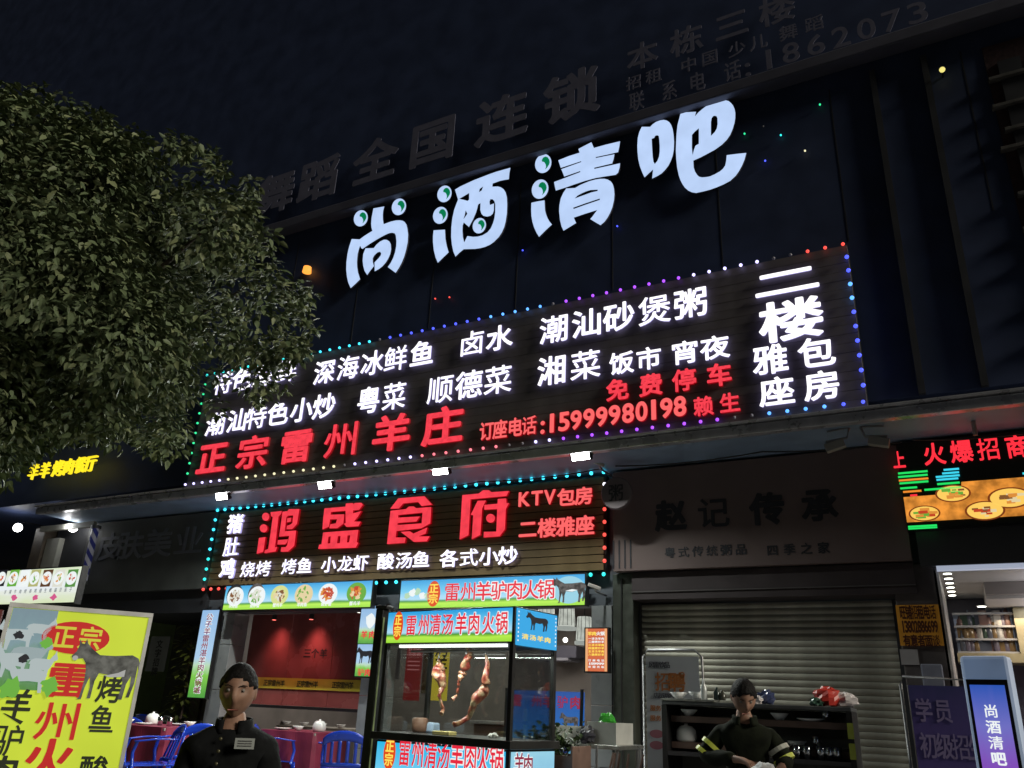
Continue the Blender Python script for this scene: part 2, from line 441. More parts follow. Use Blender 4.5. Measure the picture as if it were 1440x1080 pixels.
# ================================================================ BIG LETTERS 尚酒清吧
YB = 7.93
bar = thing('bar_sign', 'four huge pale blue lit letters high on the wall with green swirl dots', 'sign')
bm_ = (big_d, big_s)
SW = [(-.15, -.38), (.0, -.62), (.22, -.73), (.45, -.66), (.61, -.43), (.66, -.18), (.61, .04), (.42, .36), (.2, .59), (.29, .36), (.26, .12), (.14, -.12), (0, -.2), (-.13, -.22)]
def dot(c, r, org, s, sw=True):
    d = poly_px([ell(c, r * .82, r * 1.0, rot=.35)], org, s, YB, bar, 'dot', bm_, .03)
    if sw: poly_px([[(c[0] + a * r, c[1] + b * r) for a, b in SW]], org, s, YB - .006, bar, 'swirl', (green_c, green_c), .005)
o1 = (480, 260)
poly_px([[(325,238),(435,218),(424,260),(420,300),(421,350),(428,398),(500,372),(550,360),(590,358),(620,363),(640,375),(658,400),(668,440),(676,500),(672,580),(655,660),(635,730),(610,790),(580,845),(550,890),(470,832),(500,790),(525,740),(545,680),(556,620),(558,570),(552,515),(545,497),(535,488),(510,484),(480,490),(440,508),(395,532),(350,558),(280,602),(215,648),(203,642),(190,615),(178,650),(165,700),(158,780),(160,830),(168,885),(190,955),(145,1000),(95,1045),(70,990),(57,930),(50,860),(52,780),(62,700),(78,630),(105,548),(185,552),(240,512),(315,465),(305,430),(302,390),(307,330)]], o1, 7.2, YB, bar, 'letter', bm_, .03)
poly_px([[(245,642),(328,640),(355,605),(390,575),(430,555),(460,556),(485,572),(500,600),(504,650),(495,700),(475,745),(450,785),(415,825),(380,852),(338,875),(336,785),(375,745),(400,712),(403,690),(390,676),(365,684),(335,712),(318,742),(318,780),(330,822),(295,865),(262,912),(235,870),(222,820),(216,765),(222,700)]], o1, 7.2, YB, bar, 'letter', bm_, .03)
dot((197, 338), 84, o1, 7.2); dot((583, 222), 86, o1, 7.2)
o2 = (600, 225)
poly_px([[(287,300),(340,268),(400,240),(480,203),(560,172),(630,145),(700,120),(848,78),(838,130),(832,195),(780,203),(740,212),(668,238),(665,270),(720,268),(750,276),(778,295),(800,330),(812,380),(815,450),(812,540),(800,620),(785,680),(760,735),(730,780),(680,830),(640,858),(590,880),(540,893),(490,900),(375,903),(330,940),(292,978),(270,925),(256,860),(248,780),(250,680),(260,590),(280,500),(318,400)],
         [(330,393),(430,334),(430,400),(415,414),(370,402)],[(530,325),(538,292),(572,268),(557,308)],
         [(545,435),(520,452),(512,490),(500,530),(470,600),(428,678),(376,632),(364,665),(362,720),(366,780),(380,835),(412,770),(470,778),(520,775),(565,762),(615,733),(650,690),(672,640),(686,590),(694,530),(695,450),(685,415),(668,398),(645,397),(636,422),(640,455),(682,440),(680,510),(668,545),(645,565),(610,573),(575,565),(555,545),(543,505)],
         [(395,510),(412,545),(372,600),(385,560)]], o2, 7.2, YB, bar, 'letter', bm_, .03)
poly_px([[(70,712),(185,705),(188,760),(190,800),(203,870),(222,935),(170,985),(113,1040),(90,985),(72,910),(64,830),(64,770)]], o2, 7.2, YB, bar, 'letter', bm_, .03)
dot((180, 343), 86, o2, 7.2); dot((138, 560), 88, o2, 7.2); dot((533, 665), 80, o2, 7.2)
o3 = (740, 190)
poly_px([[(325,255),(430,213),(540,178),(528,140),(600,102),(660,72),(685,130),(800,98),(950,62),(943,115),(930,172),(820,198),(705,222),(703,232),(893,194),(885,240),(870,287),(688,330),(690,342),(950,285),(945,330),(930,380),(905,402),(800,418),(700,435),(600,462),(500,495),(400,530),(300,562),(290,520),(282,475),(385,436),(548,374),(545,364),(385,420),(370,380),(355,345),(558,272),(555,264),(350,332)]], o3, 7.2, YB, bar, 'letter', bm_, .03)
poly_px([[(405,540),(495,535),(540,508),(580,490),(640,466),(700,450),(745,443),(790,442),(825,450),(855,468),(875,495),(888,540),(893,600),(888,660),(872,730),(848,790),(820,840),(790,880),(752,912),(700,882),(648,850),(670,825),(695,790),(720,758),(600,795),(482,835),(492,862),(505,890),(440,930),(378,968),(358,925),(342,860),(333,770),(336,710),(350,640),(375,585)],
         [(490,642),(520,612),(560,590),(605,570),(650,556),(725,552),(722,566),(660,580),(600,602)],[(475,735),(600,690),(745,642),(745,656),(600,705),(480,748)]], o3, 7.2, YB, bar, 'letter', bm_, .03)
poly_px([[(52,685),(120,670),(185,660),(187,710),(190,760),(200,800),(215,840),(235,875),(260,905),(200,960),(130,1030),(105,990),(82,940),(63,880),(53,820),(50,750)]], o3, 7.2, YB, bar, 'letter', bm_, .03)
dot((172, 288), 98, o3, 7.2); dot((140, 547), 100, o3, 7.2)
o4 = (890, 130)
poly_px([[(90,348),(175,348),(200,322),(235,298),(275,283),(310,277),(340,283),(368,300),(388,330),(402,370),(412,430),(417,500),(414,580),(403,640),(385,690),(360,740),(325,785),(290,820),(250,845),(195,872),(200,820),(205,780),(160,820),(118,860),(95,810),(72,750),(55,680),(47,600),(45,540),(50,460),(65,400)],
         [(190,470),(215,460),(225,440),(245,433),(262,440),(268,480),(272,540),(272,600),(265,650),(250,690),(222,725),(208,700),(200,650),(195,570)]], o4, 7.2, YB, bar, 'letter', bm_, .03)
poly_px([[(485,203),(640,195),(628,242),(660,205),(700,170),(750,133),(800,106),(850,87),(900,78),(940,79),(970,88),(995,108),(1015,135),(1030,170),(1037,210),(1036,260),(1028,310),(1010,370),(985,430),(950,480),(900,530),(830,580),(760,618),(690,655),(612,690),(615,760),(628,800),(650,835),(670,853),(700,860),(740,857),(780,850),(830,828),(880,800),(910,775),(935,740),(945,690),(950,635),(1050,622),(1148,612),(1130,680),(1105,740),(1075,795),(1040,845),(985,895),(920,930),(850,960),(780,985),(710,1003),(640,1018),(595,1010),(560,993),(525,962),(500,925),(480,885),(465,840),(448,760),(440,680),(435,590),(438,500),(442,420),(452,330)],
         [(790,440),(790,370),(790,300),(797,262),(812,240),(830,235),(848,242),(856,262),(858,320),(850,365),(830,400)],
         [(598,430),(625,398),(668,362),(668,520),(635,538),(620,575),(605,635),(597,560)]], o4, 7.2, YB, bar, 'letter', bm_, .03)

# ================================================================ BULBS
bulb_me = mesh_of('bulb', *sphere_g((0, 0, 0), .5, 8, 6), [None], smooth=True)
def hue(name, c, s=2.2): return em('bulb_' + name, c, s)
def bulb(parent, x, y, z, mat, r=.042):
    o = link('bulb', bulb_me, parent, (x, y, z), (0, 0, 0), (r, r, r)); o.material_slots[0].link = 'OBJECT'; o.material_slots[0].material = mat
BC = dict(cyan=hue('cyan', (.05, .75, 1), 1.9), teal=hue('teal', (.03, .8, .75), 1.7), blue=hue('blue', (.07, .10, 1), 1.9), purple=hue('purple', (.36, .07, 1), 1.8),
          lav=hue('lavender', (.55, .5, 1), 2.6), red=hue('red', (1, .08, .06), 1.5), green=hue('green', (.03, .75, .3), 1.5), white=hue('white', (.9, .9, 1), 2.2),
          warm=hue('warm', (.8, .75, .45), 1.4), pink=hue('pink', (1, .2, .25), 1.5), off=pm('bulb_off', (.25, .25, .3), .3), sky=hue('sky', (.09, .33, 1), 2.2))

# ================================================================ UPPER SIGN
YU = 7.75
TL = at(300, 526, YU); TRr = at(1186, 345, YU); BLl = at(293, 673, YU); BR = at(1211, 572, YU)
ux0, ux1 = -9.62, TRr.x + .03; uz0, uz1 = 4.345, (TL.z + TRr.z) / 2
up = thing('upper_sign', 'wide lit menu sign above the canopy edged with chasing coloured bulbs', 'sign')
n = 18; h = (uz1 - uz0) / n
for i in range(n):
    if i == 0: sm = mesh_of('slat', *box_g(0, ux1 - ux0, 0, .04, .0015, h - .0015), [slat_u])
    o = link('slat', sm, up, (ux0, YU + .012 + (i % 2) * .0015, uz0 + i * h)); 
box('back_frame', black, ux0, ux1, YU + .06, YU + .2, uz0, uz1, up)
for i in range(8):
    x = ux0 + .3 + i * 1.22; box('stay', metal_g, x, x + .03, YU + .2, YW - .002, uz1 - .2, uz1 - .17, up)
YL = YU - .03
W = dict(dep=.014, side=lav)
row('特色海鲜', [(312, 545), (340, 535), (369, 526), (403, 517)], 29, 34, YL, up, white_d, wt=.018, **W)
row('深海冰鲜鱼', [(456, 523), (489, 517), (523, 511), (556, 505), (593, 498)], 31, 37, YL, up, white_d, wt=.018, **W)
row('卤水', [(663, 484), (702, 474)], 34, 38, YL, up, white_d, wt=.018, **W)
row('潮汕砂煲粥', [(779, 462), (825, 455), (870, 446), (920, 437), (971, 427)], 40, 44, YL, up, white_d, wt=.018, **W)
row('潮汕特色小炒', [(302, 601), (333, 593), (360, 588), (391, 580), (424, 575), (456, 568)], 30, 35, YL, up, white_d, wt=.018, **W)
row('粤菜', [(518, 564), (554, 557)], 32, 40, YL, up, white_d, wt=.018, **W)
row('顺德菜', [(619, 548), (659, 543), (700, 533)], 36, 42, YL, up, white_d, wt=.018, **W)
row('湘菜', [(776, 521), (823, 514)], 38, 44, YL, up, white_d, wt=.018, **W)
row('饭市', [(874, 510), (912, 505)], 32, 34, YL, up, white_d, wt=.018, **W)
row('宵夜', [(963, 497), (1005, 488)], 38, 36, YL, up, white_d, wt=.018, **W)
W2 = dict(dep=.03, side=red_s)
row('正宗雷州羊庄', [(298, 644), (355, 636), (416, 628), (480, 620), (550, 609), (622, 600)], 47, 50, YL, up, red_d, wt=.034, **W2)
row('订座电话', [(684, 607), (703, 604), (724, 601), (744, 598)], 19, 27, YL, up, pink_d, wt=.025, **W2)
row(':15999980198', [(763, 598), (776, 595), (793, 593), (810, 590.5), (828, 588), (846, 585.5), (864, 583), (883, 580.5), (902, 578), (919, 575), (937, 573), (956, 571)], 14.5, 27, YL, up, pink_d, wt=.03, **W2)
row('赖生', [(989, 572), (1026, 566)], 27, 29, YL, up, red_d, wt=.025, **W2)
row('免费停车', [(868, 548), (915, 542), (962, 535), (1011, 527)], 31, 33, YL, up, red_d, wt=.03, **W2)
char('二', up, at(1105, 394, YL).x, YL, at(1105, 396, YL).z, .58, .31, .014, white_d, lav, .028)
char('楼', up, at(1112, 450, YL).x, YL, at(1112, 450, YL).z, .56, .43, .014, white_d, lav, .028)
row('雅包', [(1083, 506), (1148, 496)], 50, 46, YL, up, white_d, wt=.022, **W)
row('座房', [(1092, 550), (1156, 543)], 50, 44, YL, up, white_d, wt=.022, **W)
yb = YU - .035
def pxof(P):
    d = Vector(P) - CAM; z = d.dot(FW); return 720 + FOC * d.dot(cx) / z
nt_ = 54
for i in range(nt_):
    x = ux0 + .03 + (ux1 - ux0 - .06) * i / (nt_ - 1); p = pxof((x, yb, uz1))
    c = 'teal' if p < 440 else 'cyan' if p < 520 else 'off' if p < 548 else 'blue' if p < 690 else 'sky' if p < 765 else 'off' if p < 790 else 'purple' if p < 960 else 'lav' if p < 1080 else 'off' if p < 1130 else 'red'
    bulb(up, x, yb, uz1 - .01, BC[c], .036)
    p = pxof((x, yb, uz0))
    c = 'lav' if p < 320 else 'warm' if p < 475 else 'off' if p < 495 else 'lav' if p < 580 else 'pink' if p < 700 else 'off' if p < 750 else 'lav' if p < 790 else 'purple' if p < 1030 else 'off' if p < 1080 else 'sky' if p < 1170 else 'blue'
    bulb(up, x, yb, uz0 + .05, BC[c], .036)
for i in range(1, 11):
    z = uz0 + .06 + (uz1 - uz0 - .07) * i / 11
    bulb(up, ux0 + .03, yb, z, BC['green'], .034); bulb(up, ux1 - .01, yb, z, BC['sky' if i in (7, 8) else 'blue'], .042)

# ================================================================ LOWER SIGN
YS = 8.5
lx0, lx1 = at(300, 770, YS).x, at(848, 740, YS).x; lz0, lz1 = 3.08, at(848, 672, YS).z + .02
lo = thing('restaurant_sign', 'lit red lettered restaurant sign under the canopy edged with cyan bulbs', 'sign')
n = 12; h = (lz1 - lz0) / n
sm2 = mesh_of('slat', *box_g(0, lx1 - lx0, 0, .03, .005, h - .005), [slat_m])
for i in range(n): link('slat', sm2, lo, (lx0, YS + .012 + (i % 2) * .003, lz0 + i * h))
box('back_frame', black, lx0 - .02, lx1 + .02, YS + .05, YS + .14, lz0 - .02, lz1 + .02, lo)
YQ = YS - .035
def hs(loops, org, s): poly_px(loops, org, s, YQ, lo, 'letter', (red_d, red_s), .035)
a = (350, 700)
hs([ell((283, 320), 60, 68)], a, 12); hs([ell((248, 515), 64, 68)], a, 12); hs([[(170,678),(280,662),(262,790),(240,912),(130,945)]], a, 12)
hs([[(365,245),(555,222),(543,268),(500,318),(470,580),(440,835),(478,830),(450,905),(260,935),(272,885),(325,862),(365,600),(402,325),(375,310)]], a, 12)
hs([[(568,238),(650,225),(675,192),(852,190),(830,330),(812,440),(730,528),(635,530),(644,472),(700,452),(735,425),(748,295),(660,300),(632,330),(618,450),(605,565),(795,552),(780,700),(765,810),(660,908),(535,910),(547,835),(620,832),(648,800),(680,640),(508,655),(540,440)]], a, 12)
hs([[(650,345),(715,335),(706,400),(640,415)]], a, 12); hs([[(490,715),(660,700),(645,750),(610,785),(480,788)]], a, 12)
a = (440, 690)
hs([[(175,270),(495,242),(500,195),(605,187),(610,205),(640,187),(733,183),(760,215),(700,292),(610,300),(610,345),(737,308),(680,400),(625,468),(728,470),(690,540),(510,550),(470,505),(498,490),(496,305),(275,322),(268,365),(475,358),(462,500),(370,570),(250,572),(265,512),(348,495),(368,432),(260,436),(245,545),(145,590),(155,430)]], a, 10.8)
hs([[(155,635),(690,595),(665,785),(690,790),(650,865),(80,885),(95,820),(130,815)],[(235,700),(270,690),(262,800),(222,802)],[(380,690),(420,685),(408,798),(365,800)],[(525,680),(568,675),(550,785),(515,788)]], a, 10.8)
a = (535, 685)
hs([[(300,190),(740,152),(870,295),(695,320),(635,250),(385,275),(310,360),(165,365)]], a, 12)
hs([[(170,400),(430,370),(480,328),(560,325),(600,355),(855,335),(850,480),(840,610),(690,695),(270,740),(255,850),(425,850),(410,940),(110,960),(140,680)],[(300,470),(710,430),(695,612),(285,640),(290,605),(605,580),(665,495),(298,515)]], a, 12)
hs([[(340,755),(495,745),(555,785),(790,680),(765,780),(640,832),(830,830),(780,915),(565,925)]], a, 12)
a = (630, 675)
hs([[(240,255),(520,228),(590,172),(690,172),(730,205),(1030,185),(985,270),(380,325),(362,640),(345,930),(195,1005),(220,600)]], a, 12)
hs([[(500,350),(640,345),(575,480),(560,720),(545,925),(400,1000),(425,595),(385,585)]], a, 12)
hs([[(615,420),(835,400),(840,320),(980,310),(985,390),(1030,390),(975,490),(960,830),(870,950),(600,970),(605,875),(815,870),(830,490),(612,500)]], a, 12)
hs([ell((717, 645), 74, 74)], a, 12)
for ch, x_, y_ in (('猪', 331, 737), ('肚', 325, 769), ('鸡', 319, 800)):
    p = at(x_, y_, YQ); char(ch, lo, at(325, 769, YQ).x, YQ, p.z, .27, .27, .03, white_d, lav, .03)
row('烧烤', [(348, 801), (370, 800)], 21, 22, YQ, lo, white_d, wt=.018, **W)
row('烤鱼', [(406, 797), (428, 796)], 21, 22, YQ, lo, white_d, wt=.018, **W)
row('小龙虾', [(462, 794), (485, 793), (507, 792)], 21, 22, YQ, lo, white_d, wt=.018, **W)
row('酸汤鱼', [(542, 790), (568, 788), (592, 787)], 23, 23, YQ, lo, white_d, wt=.018, **W)
row('各式小炒', [(631, 786), (659, 784), (687, 783), (714, 781)], 25, 25, YQ, lo, white_d, wt=.018, **W)
row('KTV', [(737, 702), (755, 700), (773, 699)], 15, 20, YQ, lo, pink_d, wt=.03, **W2)
row('包房', [(796, 700), (821, 697)], 23, 25, YQ, lo, pink_d, wt=.03, **W2)
row('二楼雅座', [(742, 744), (769, 742), (795, 741), (822, 740)], 24, 27, YQ, lo, pink_d, wt=.03, **W2)
yb2 = YS - .03; N = 41
for i in range(N):
    x = lx0 - .02 + (lx1 - lx0 + .04) * i / (N - 1); p = pxof((x, yb2, lz0))
    bulb(lo, x, yb2, lz1 + .04, BC['cyan'], .045)
    bulb(lo, x, yb2, lz0 - .05, BC['red' if p < 475 else 'sky' if p < 500 else 'cyan' if p < 610 else 'teal'], .045)
for i in range(1, 8):
    z = lz0 - .05 + (lz1 - lz0 + .09) * i / 8
    bulb(lo, lx0 - .03, yb2, z, BC['cyan' if i > 3 else 'teal'], .045); bulb(lo, lx1 + .03, yb2, z, BC['red' if i < 7 else 'white'], .045)

# ---- four floodlights under the canopy edge
flood_e = em('flood_face', (1, 1, .97), 30)
for i, (px, py, where) in enumerate(((313, 697, 'leftmost floodlight, above the left end of the red lettered sign'), (458, 681, 'floodlight second from the left, above the first two big red letters'),
                                     (620, 661, 'floodlight third from the left, above the third and fourth big red letters'), (817, 640, 'rightmost floodlight, above the right end of the red lettered sign'))):
    p = at(px, py, 7.75)
    t = thing('floodlight', 'bright white ' + where, 'floodlight', p, 0, 'floodlights under the canopy')
    T = Matrix.Rotation(R_(28), 4, 'X')
    G().box(-.115, .115, -.02, .05, -.062, .062, M=T).make('housing', black, t, bevel=.008)
    G().box(-.102, .102, -.024, -.021, -.050, .050, M=T).make('lens', flood_e, t)
    g = G().add(tube_g([(-.125, .03, 0), (-.125, .05, .09), (.125, .05, .09), (.125, .03, 0)], .008)); g.add(tube_g([(0, .05, .11), (0, .05, 4.215 - p.z)], .012)); g.make('bracket', metal_g, t)
    l = bpy.data.lights.new('flood_beam', 'AREA'); l.shape = 'RECTANGLE'; l.energy = 75; l.size = .17; l.size_y = .12; l.color = (.93, 1, .93)
    lob = link('flood_beam', l, t, (0, -.09, -.05)); lob.rotation_euler = Vector((0, -.62, -.78)).to_track_quat('-Z', 'Y').to_euler()

# ================================================================ GROUND FLOOR FRONT
gf = thing('storefront_wall', 'ground floor front of the restaurant with grey pillars and a dark header', 'building')
tile_g = pm('grey_tile', (.26, .27, .28), .3, var=.12, scale=6)
box('header', pm('header_panel', (.10, .11, .13), .5, var=.2, scale=3), -9.75, -3.32, 8.66, 8.9, 2.72, 4.215, gf)
pl = [(-9.42, -9.14), (-6.78, -6.46), (-3.66, -3.42)]
for a_, b_ in pl:
    k = 0; z = TZ
    while z < 2.71:
        z2 = min(z + .6, 2.715); box('tile', tile_g, a_, b_, 8.62, 8.9, z + .003, z2 - .003, gf, bevel=.004); z = z2
box('side_pillar', pm('dark_green_stone', (.055, .06, .05), .4, var=.3, scale=10), -3.40, -3.16, 8.6, 8.95, TZ, 3.05, gf, bevel=.01)
# room behind
room = thing('dining_room', 'reddish lit dining room seen through the open shop front', 'building')
red_w = pm('grey_room_wall', (.20, .18, .17), .45, var=.25, scale=2)
box('wall', red_w, -9.6, -3.4, 12.2, 12.35, TZ, 3.2, room)
box('wall', red_w, -9.75, -9.6, 8.92, 12.2, TZ, 3.2, room); box('wall', pm('plaster', (.3, .28, .25), .7, var=.1), -3.4, -3.25, 8.96, 12.2, TZ, 3.2, room)
box('ceiling', pm('ceiling_dark', (.12, .1, .1), .6), -9.6, -3.4, 8.92, 12.2, 3.0, 3.1, room)
# red glazed screen of the left bay with a yellow warning strip
scr = thing('glazed_screen', 'dark red glazed partition with a yellow printed strip, left bay of the restaurant', 'partition')
redg = pm('red_film', (.27, .075, .07), .25, var=.35, scale=1.3)
x0, x1 = -9.13, -6.79
for k in range(3):
    xa = x0 + (x1 - x0) * k / 3; xb = x0 + (x1 - x0) * (k + 1) / 3
    box('pane', redg, xa + .004, xb - .004, 8.96, 8.975, 1.52, 2.72, scr)
box('rail', black, x0, x1, 8.95, 8.99, 1.48, 1.517, scr)
zt = at(430, 962, 8.945).z
box('warning_strip', pm('yellow_strip', (.6, .5, .05), .5, var=.1), x0 + .02, x1 - .02, 8.946, 8.95, zt - .07, zt + .07, scr)
ink = pm('ink', (.015, .015, .015), .5)
for px in (385, 432, 482):
    for k, ch in enumerate('正宗雷州羊'):
        p = at(px - 12 + k * 6, 962, 8.944); char(ch, scr, p.x, 8.944, zt, .07, .08, .002, ink, wt=.02)
row('三个羊', [(432, 920), (443, 919), (455, 918)], 11, 13, 8.958, scr, ink, .001, wt=.02)
for k, px in enumerate((393, 445)):
    p = at(px, 880, 8.9)
    s_ = thing('spot_lamp', ('left' if k == 0 else 'right') + ' small red spot lamp washing the dark red partition', 'lamp', (p.x, 8.78, 2.66), 0, 'red spot lamps on the partition')
    G().add(lathe_g([(.02, .04), (.035, .03), (.035, -.03), (.03, -.035)], 12)).make('shade', black, s_); 
    G().add(lathe_g([(.028, -.0365), (.028, -.04)], 12)).make('lamp_face', em('red_lamp', (1, .15, .12), 3), s_)
    l = bpy.data.lights.new('red_spot', 'SPOT'); l.energy = 20; l.spot_size = R_(95); l.spot_blend = 1; l.color = (1, .32, .3); l.shadow_soft_size = .1
    q = link('red_spot', l, s_, (0, 0, -.06)); q.rotation_euler = Vector((0, .19, -1)).to_track_quat('-Z', 'Y').to_euler()

# ---- light boxes
skyc, skyl, grs, grd = (.02, .35, .75), (.45, .75, .95), (.35, .75, .05), (.05, .3, .02)
sky_print = ramp_em('meadow_print', [(0, grs), (.16, (.5, .9, .08)), (.24, grd), (.32, skyl), (.62, (.15, .6, .9)), (1, skyc)], 'Z', .95, .12, 4)
sky_print2 = ramp_em('sky_print', [(0, (.75, .9, 1)), (.35, (.3, .75, .95)), (1, (.02, .5, .85))], 'Z', .95, .25, 3)
strip_print = ramp_em('strip_print', [(0, (.08, .4, .05)), (.25, (.25, .7, .08)), (.36, (.6, .85, .6)), (.45, (.5, .75, 1)), (1, (.35, .6, .95))], 'Z', .8, .15, 5)
photo_w = em('print_white', (.9, .95, .95), .95); print_r = em('print_red', (.8, .02, .05), 1); print_y = em('print_yellow', (1, .75, .1), 1); oval_r = em('oval_red', (.75, .07, .01), 1)
print_g = em('print_grey', (.14, .125, .12), 1, mottled=.75, scale=9); print_b = em('print_black', (.01, .01, .015), 1)
def print_faces(parent, P, w_, h_, face, frame=black, dep=.09, name='case'):
    """light box with its front at local y=0, centred on local x, z"""
    box(name, frame, P.x - w_ / 2 - .02, P.x + w_ / 2 + .02, P.y + .004, P.y + dep, P.z - h_ / 2 - .015, P.z + h_ / 2 + .015, parent, bevel=.004)
    return box('face', face, P.x - w_ / 2, P.x + w_ / 2, P.y, P.y + .0035, P.z - h_ / 2, P.z + h_ / 2, parent)
def oval(parent, x, y, z, w_, h_, mat=oval_r, vert=True, cm=print_y):
    shape('oval_badge', [ell((0, 0), .5, .5)], parent, x, y - .002, z, w_, h_, .0018, mat)
    if vert:
        char('正', parent, x, y - .004, z + h_ * .2, w_ * .62, h_ * .36, .0018, cm, wt=.03); char('宗', parent, x, y - .004, z - h_ * .2, w_ * .62, h_ * .36, .0018, cm, wt=.03)
    else:
        char('正', parent, x - w_ * .22, y - .004, z, w_ * .3, h_ * .6, .0018, cm, wt=.03); char('宗', parent, x + w_ * .22, y - .004, z, w_ * .3, h_ * .6, .0018, cm, wt=.03)
DONKEY = [(-.50,.14),(-.46,.12),(-.43,.16),(-.36,.17),(-.31,.10),(-.28,-.02),(-.27,-.2),(-.29,-.46),(-.32,-.5),(-.26,-.5),(-.24,-.3),(-.2,-.12),(-.17,-.3),(-.18,-.48),(-.13,-.48),(-.12,-.2),(-.08,-.06),(.1,-.09),(.24,-.03),(.29,-.2),(.27,-.48),(.33,-.48),(.35,-.22),(.40,-.08),(.41,-.25),(.38,-.44),(.43,-.44),(.47,-.2),(.47,.1),(.5,-.02),(.5,.12),(.46,.22),(.36,.27),(.1,.24),(-.12,.24),(-.24,.33),(-.33,.42),(-.36,.5),(-.38,.41),(-.42,.42),(-.46,.49),(-.45,.38),(-.47,.28),(-.53,.2)]
def donkey(parent, x, y, z, w_, h_, mat=None, belly=None, flip=False):
    f = -1 if flip else 1
    shape('donkey_picture', [[(a * f, b) for a, b in DONKEY]], parent, x, y - .002, z, w_, h_, .0018, mat or print_g)
    if belly: shape('belly_picture', [[(-.1 * f, -.04), (.1 * f, -.08), (.26 * f, -.02), (.1 * f, .02)]], parent, x, y - .0045, z, w_, h_, .002, belly); 
    if belly: shape('muzzle_picture', [ell((-.48 * f, .16), .045, .035)], parent, x, y - .0045, z, w_, h_, .002, belly)
def blob(n=14, j=.25):
    return [(0.5 * (1 + random.uniform(-j, j * .3)) * math.cos(2 * math.pi * k / n), .5 * (1 + random.uniform(-j, j * .3)) * math.sin(2 * math.pi * k / n)) for k in range(n)]
foodm = [em('food_' + n_, c, .9) for n_, c in (('red', (.6, .06, .02)), ('orange', (.8, .3, .05)), ('cream', (.85, .7, .4)), ('green', (.15, .45, .05)), ('brown', (.25, .1, .03)), ('pale', (.8, .8, .7)))]
def plate(parent, x, y, z, r, kinds, rim=photo_w, dark=None, k=14):
    if dark: shape('plate_picture', [ell((0, 0), .5, .5)], parent, x - r * .15, y - .0018, z + r * .15, r * 2.0, r * 2.0, .0016, dark)
    shape('plate_picture', [ell((0, 0), .5, .44)], parent, x, y - .0045, z, r * 2.1, r * 2, .002, rim)
    g = G()
    for i in range(k):
        a_ = random.uniform(0, 6.28); d = r * .6 * math.sqrt(random.random()); s_ = r * random.uniform(.14, .3); t = random.uniform(0, 3)
        b_ = [(x + d * math.cos(a_) + s_ * p * math.cos(t) - s_ * .5 * q * math.sin(t), z + d * math.sin(a_) * .85 + s_ * p * math.sin(t) + s_ * .5 * q * math.cos(t)) for p, q in ((1, 0), (.5, .8), (-.5, .8), (-1, 0), (-.5, -.8), (.5, -.8))]
        yy = y - .0065 - i * .0004
        g.add(([(p[0], yy, p[1]) for p in b_] + [(p[0], yy + .0003, p[1]) for p in b_], [(0, 1, 2, 3, 4, 5)] + [(q, q + 6, (q + 1) % 6 + 6, (q + 1) % 6) for q in range(6)]), kinds[i % len(kinds)])
    o = g.make('food_picture', foodm, parent); o['kind'] = 'stuff'

def strip(name, label, x0px, x1px, ypx, hpx, Y, face, cat='sign'):
    A = at(x0px[0], x0px[1], Y); B = at(x1px[0], x1px[1], Y)
    z = (A.z + B.z) / 2; h_ = at(ypx[0], ypx[1] - hpx / 2, Y).z - at(ypx[0], ypx[1] + hpx / 2, Y).z
    t = thing(name, label, cat); P = Vector(((A.x + B.x) / 2, Y, z)); print_faces(t, P, B.x - A.x, h_, face)
    return t, P, B.x - A.x, h_
YM = 8.42
t, P, w_, h_ = strip('menu_light_box', 'backlit box with six pictured dishes under the left of the red sign', (316, 840), (522, 836), (420, 838), 35, YM, sky_print)
for i, (px, kd, rim, dk) in enumerate(((331, [4, 5], photo_w, print_b), (361, [5, 5, 3], photo_w, print_g), (393, [2, 5, 4], em('rim_yellow', (.75, .8, .3), .9), None), (427, [2, 2, 3], foodm[2], None), (461, [0, 0, 1], photo_w, None), (501, [1, 0, 2], foodm[3], None))):
    p = at(px, 840 - i * .5, YM); plate(t, p.x, YM, P.z + .015, .15, kd, rim, dk, 40)
    for k in range(3): char('羊肉鱼虾蟹鸡'[(i * 2 + k) % 6], t, p.x - .06 + k * .06, YM - .014, P.z - h_ * .36, .05, .05, .0012, photo_w, wt=.02)
t, P, w_, h_ = strip('hotpot_light_box', 'backlit box with red hotpot lettering and a donkey under the right of the red sign', (563, 836), (822, 829), (700, 832), 41, YM, sky_print)
oval(t, at(610, 833, YM).x, YM, P.z, .19, h_ * .92)
for lay, (m_, wt_, dy) in enumerate(((photo_w, .06, .0025), (print_r, .015, .005))):
    for ch, px in zip('雷州羊驴肉火锅', (636, 659, 680, 702, 724, 746, 768)):
        char(ch, t, at(px, 832, YM).x, YM - dy, P.z + .01, .20, h_ * .62, .002, m_, wt=wt_)
p = at(800, 830, YM); shape('cloud_picture', [ell((0, 0), .5, .5)], t, p.x, YM - .002, P.z, .4, h_ * .9, .0018, em('cloud_print', (.35, .7, .85), .9))
donkey(t, p.x, YM - .003, P.z, .42, h_ * .86, belly=photo_w)
for k in range(5): shape('goat_picture', [blob(10, .4)], t, at(573 + k * 7, 838, YM).x, YM - .002, P.z - .02 + random.uniform(-.03, .05), .11, .1, .002, photo_w if k % 2 else em('pale_green', (.55, .8, .55), .85))

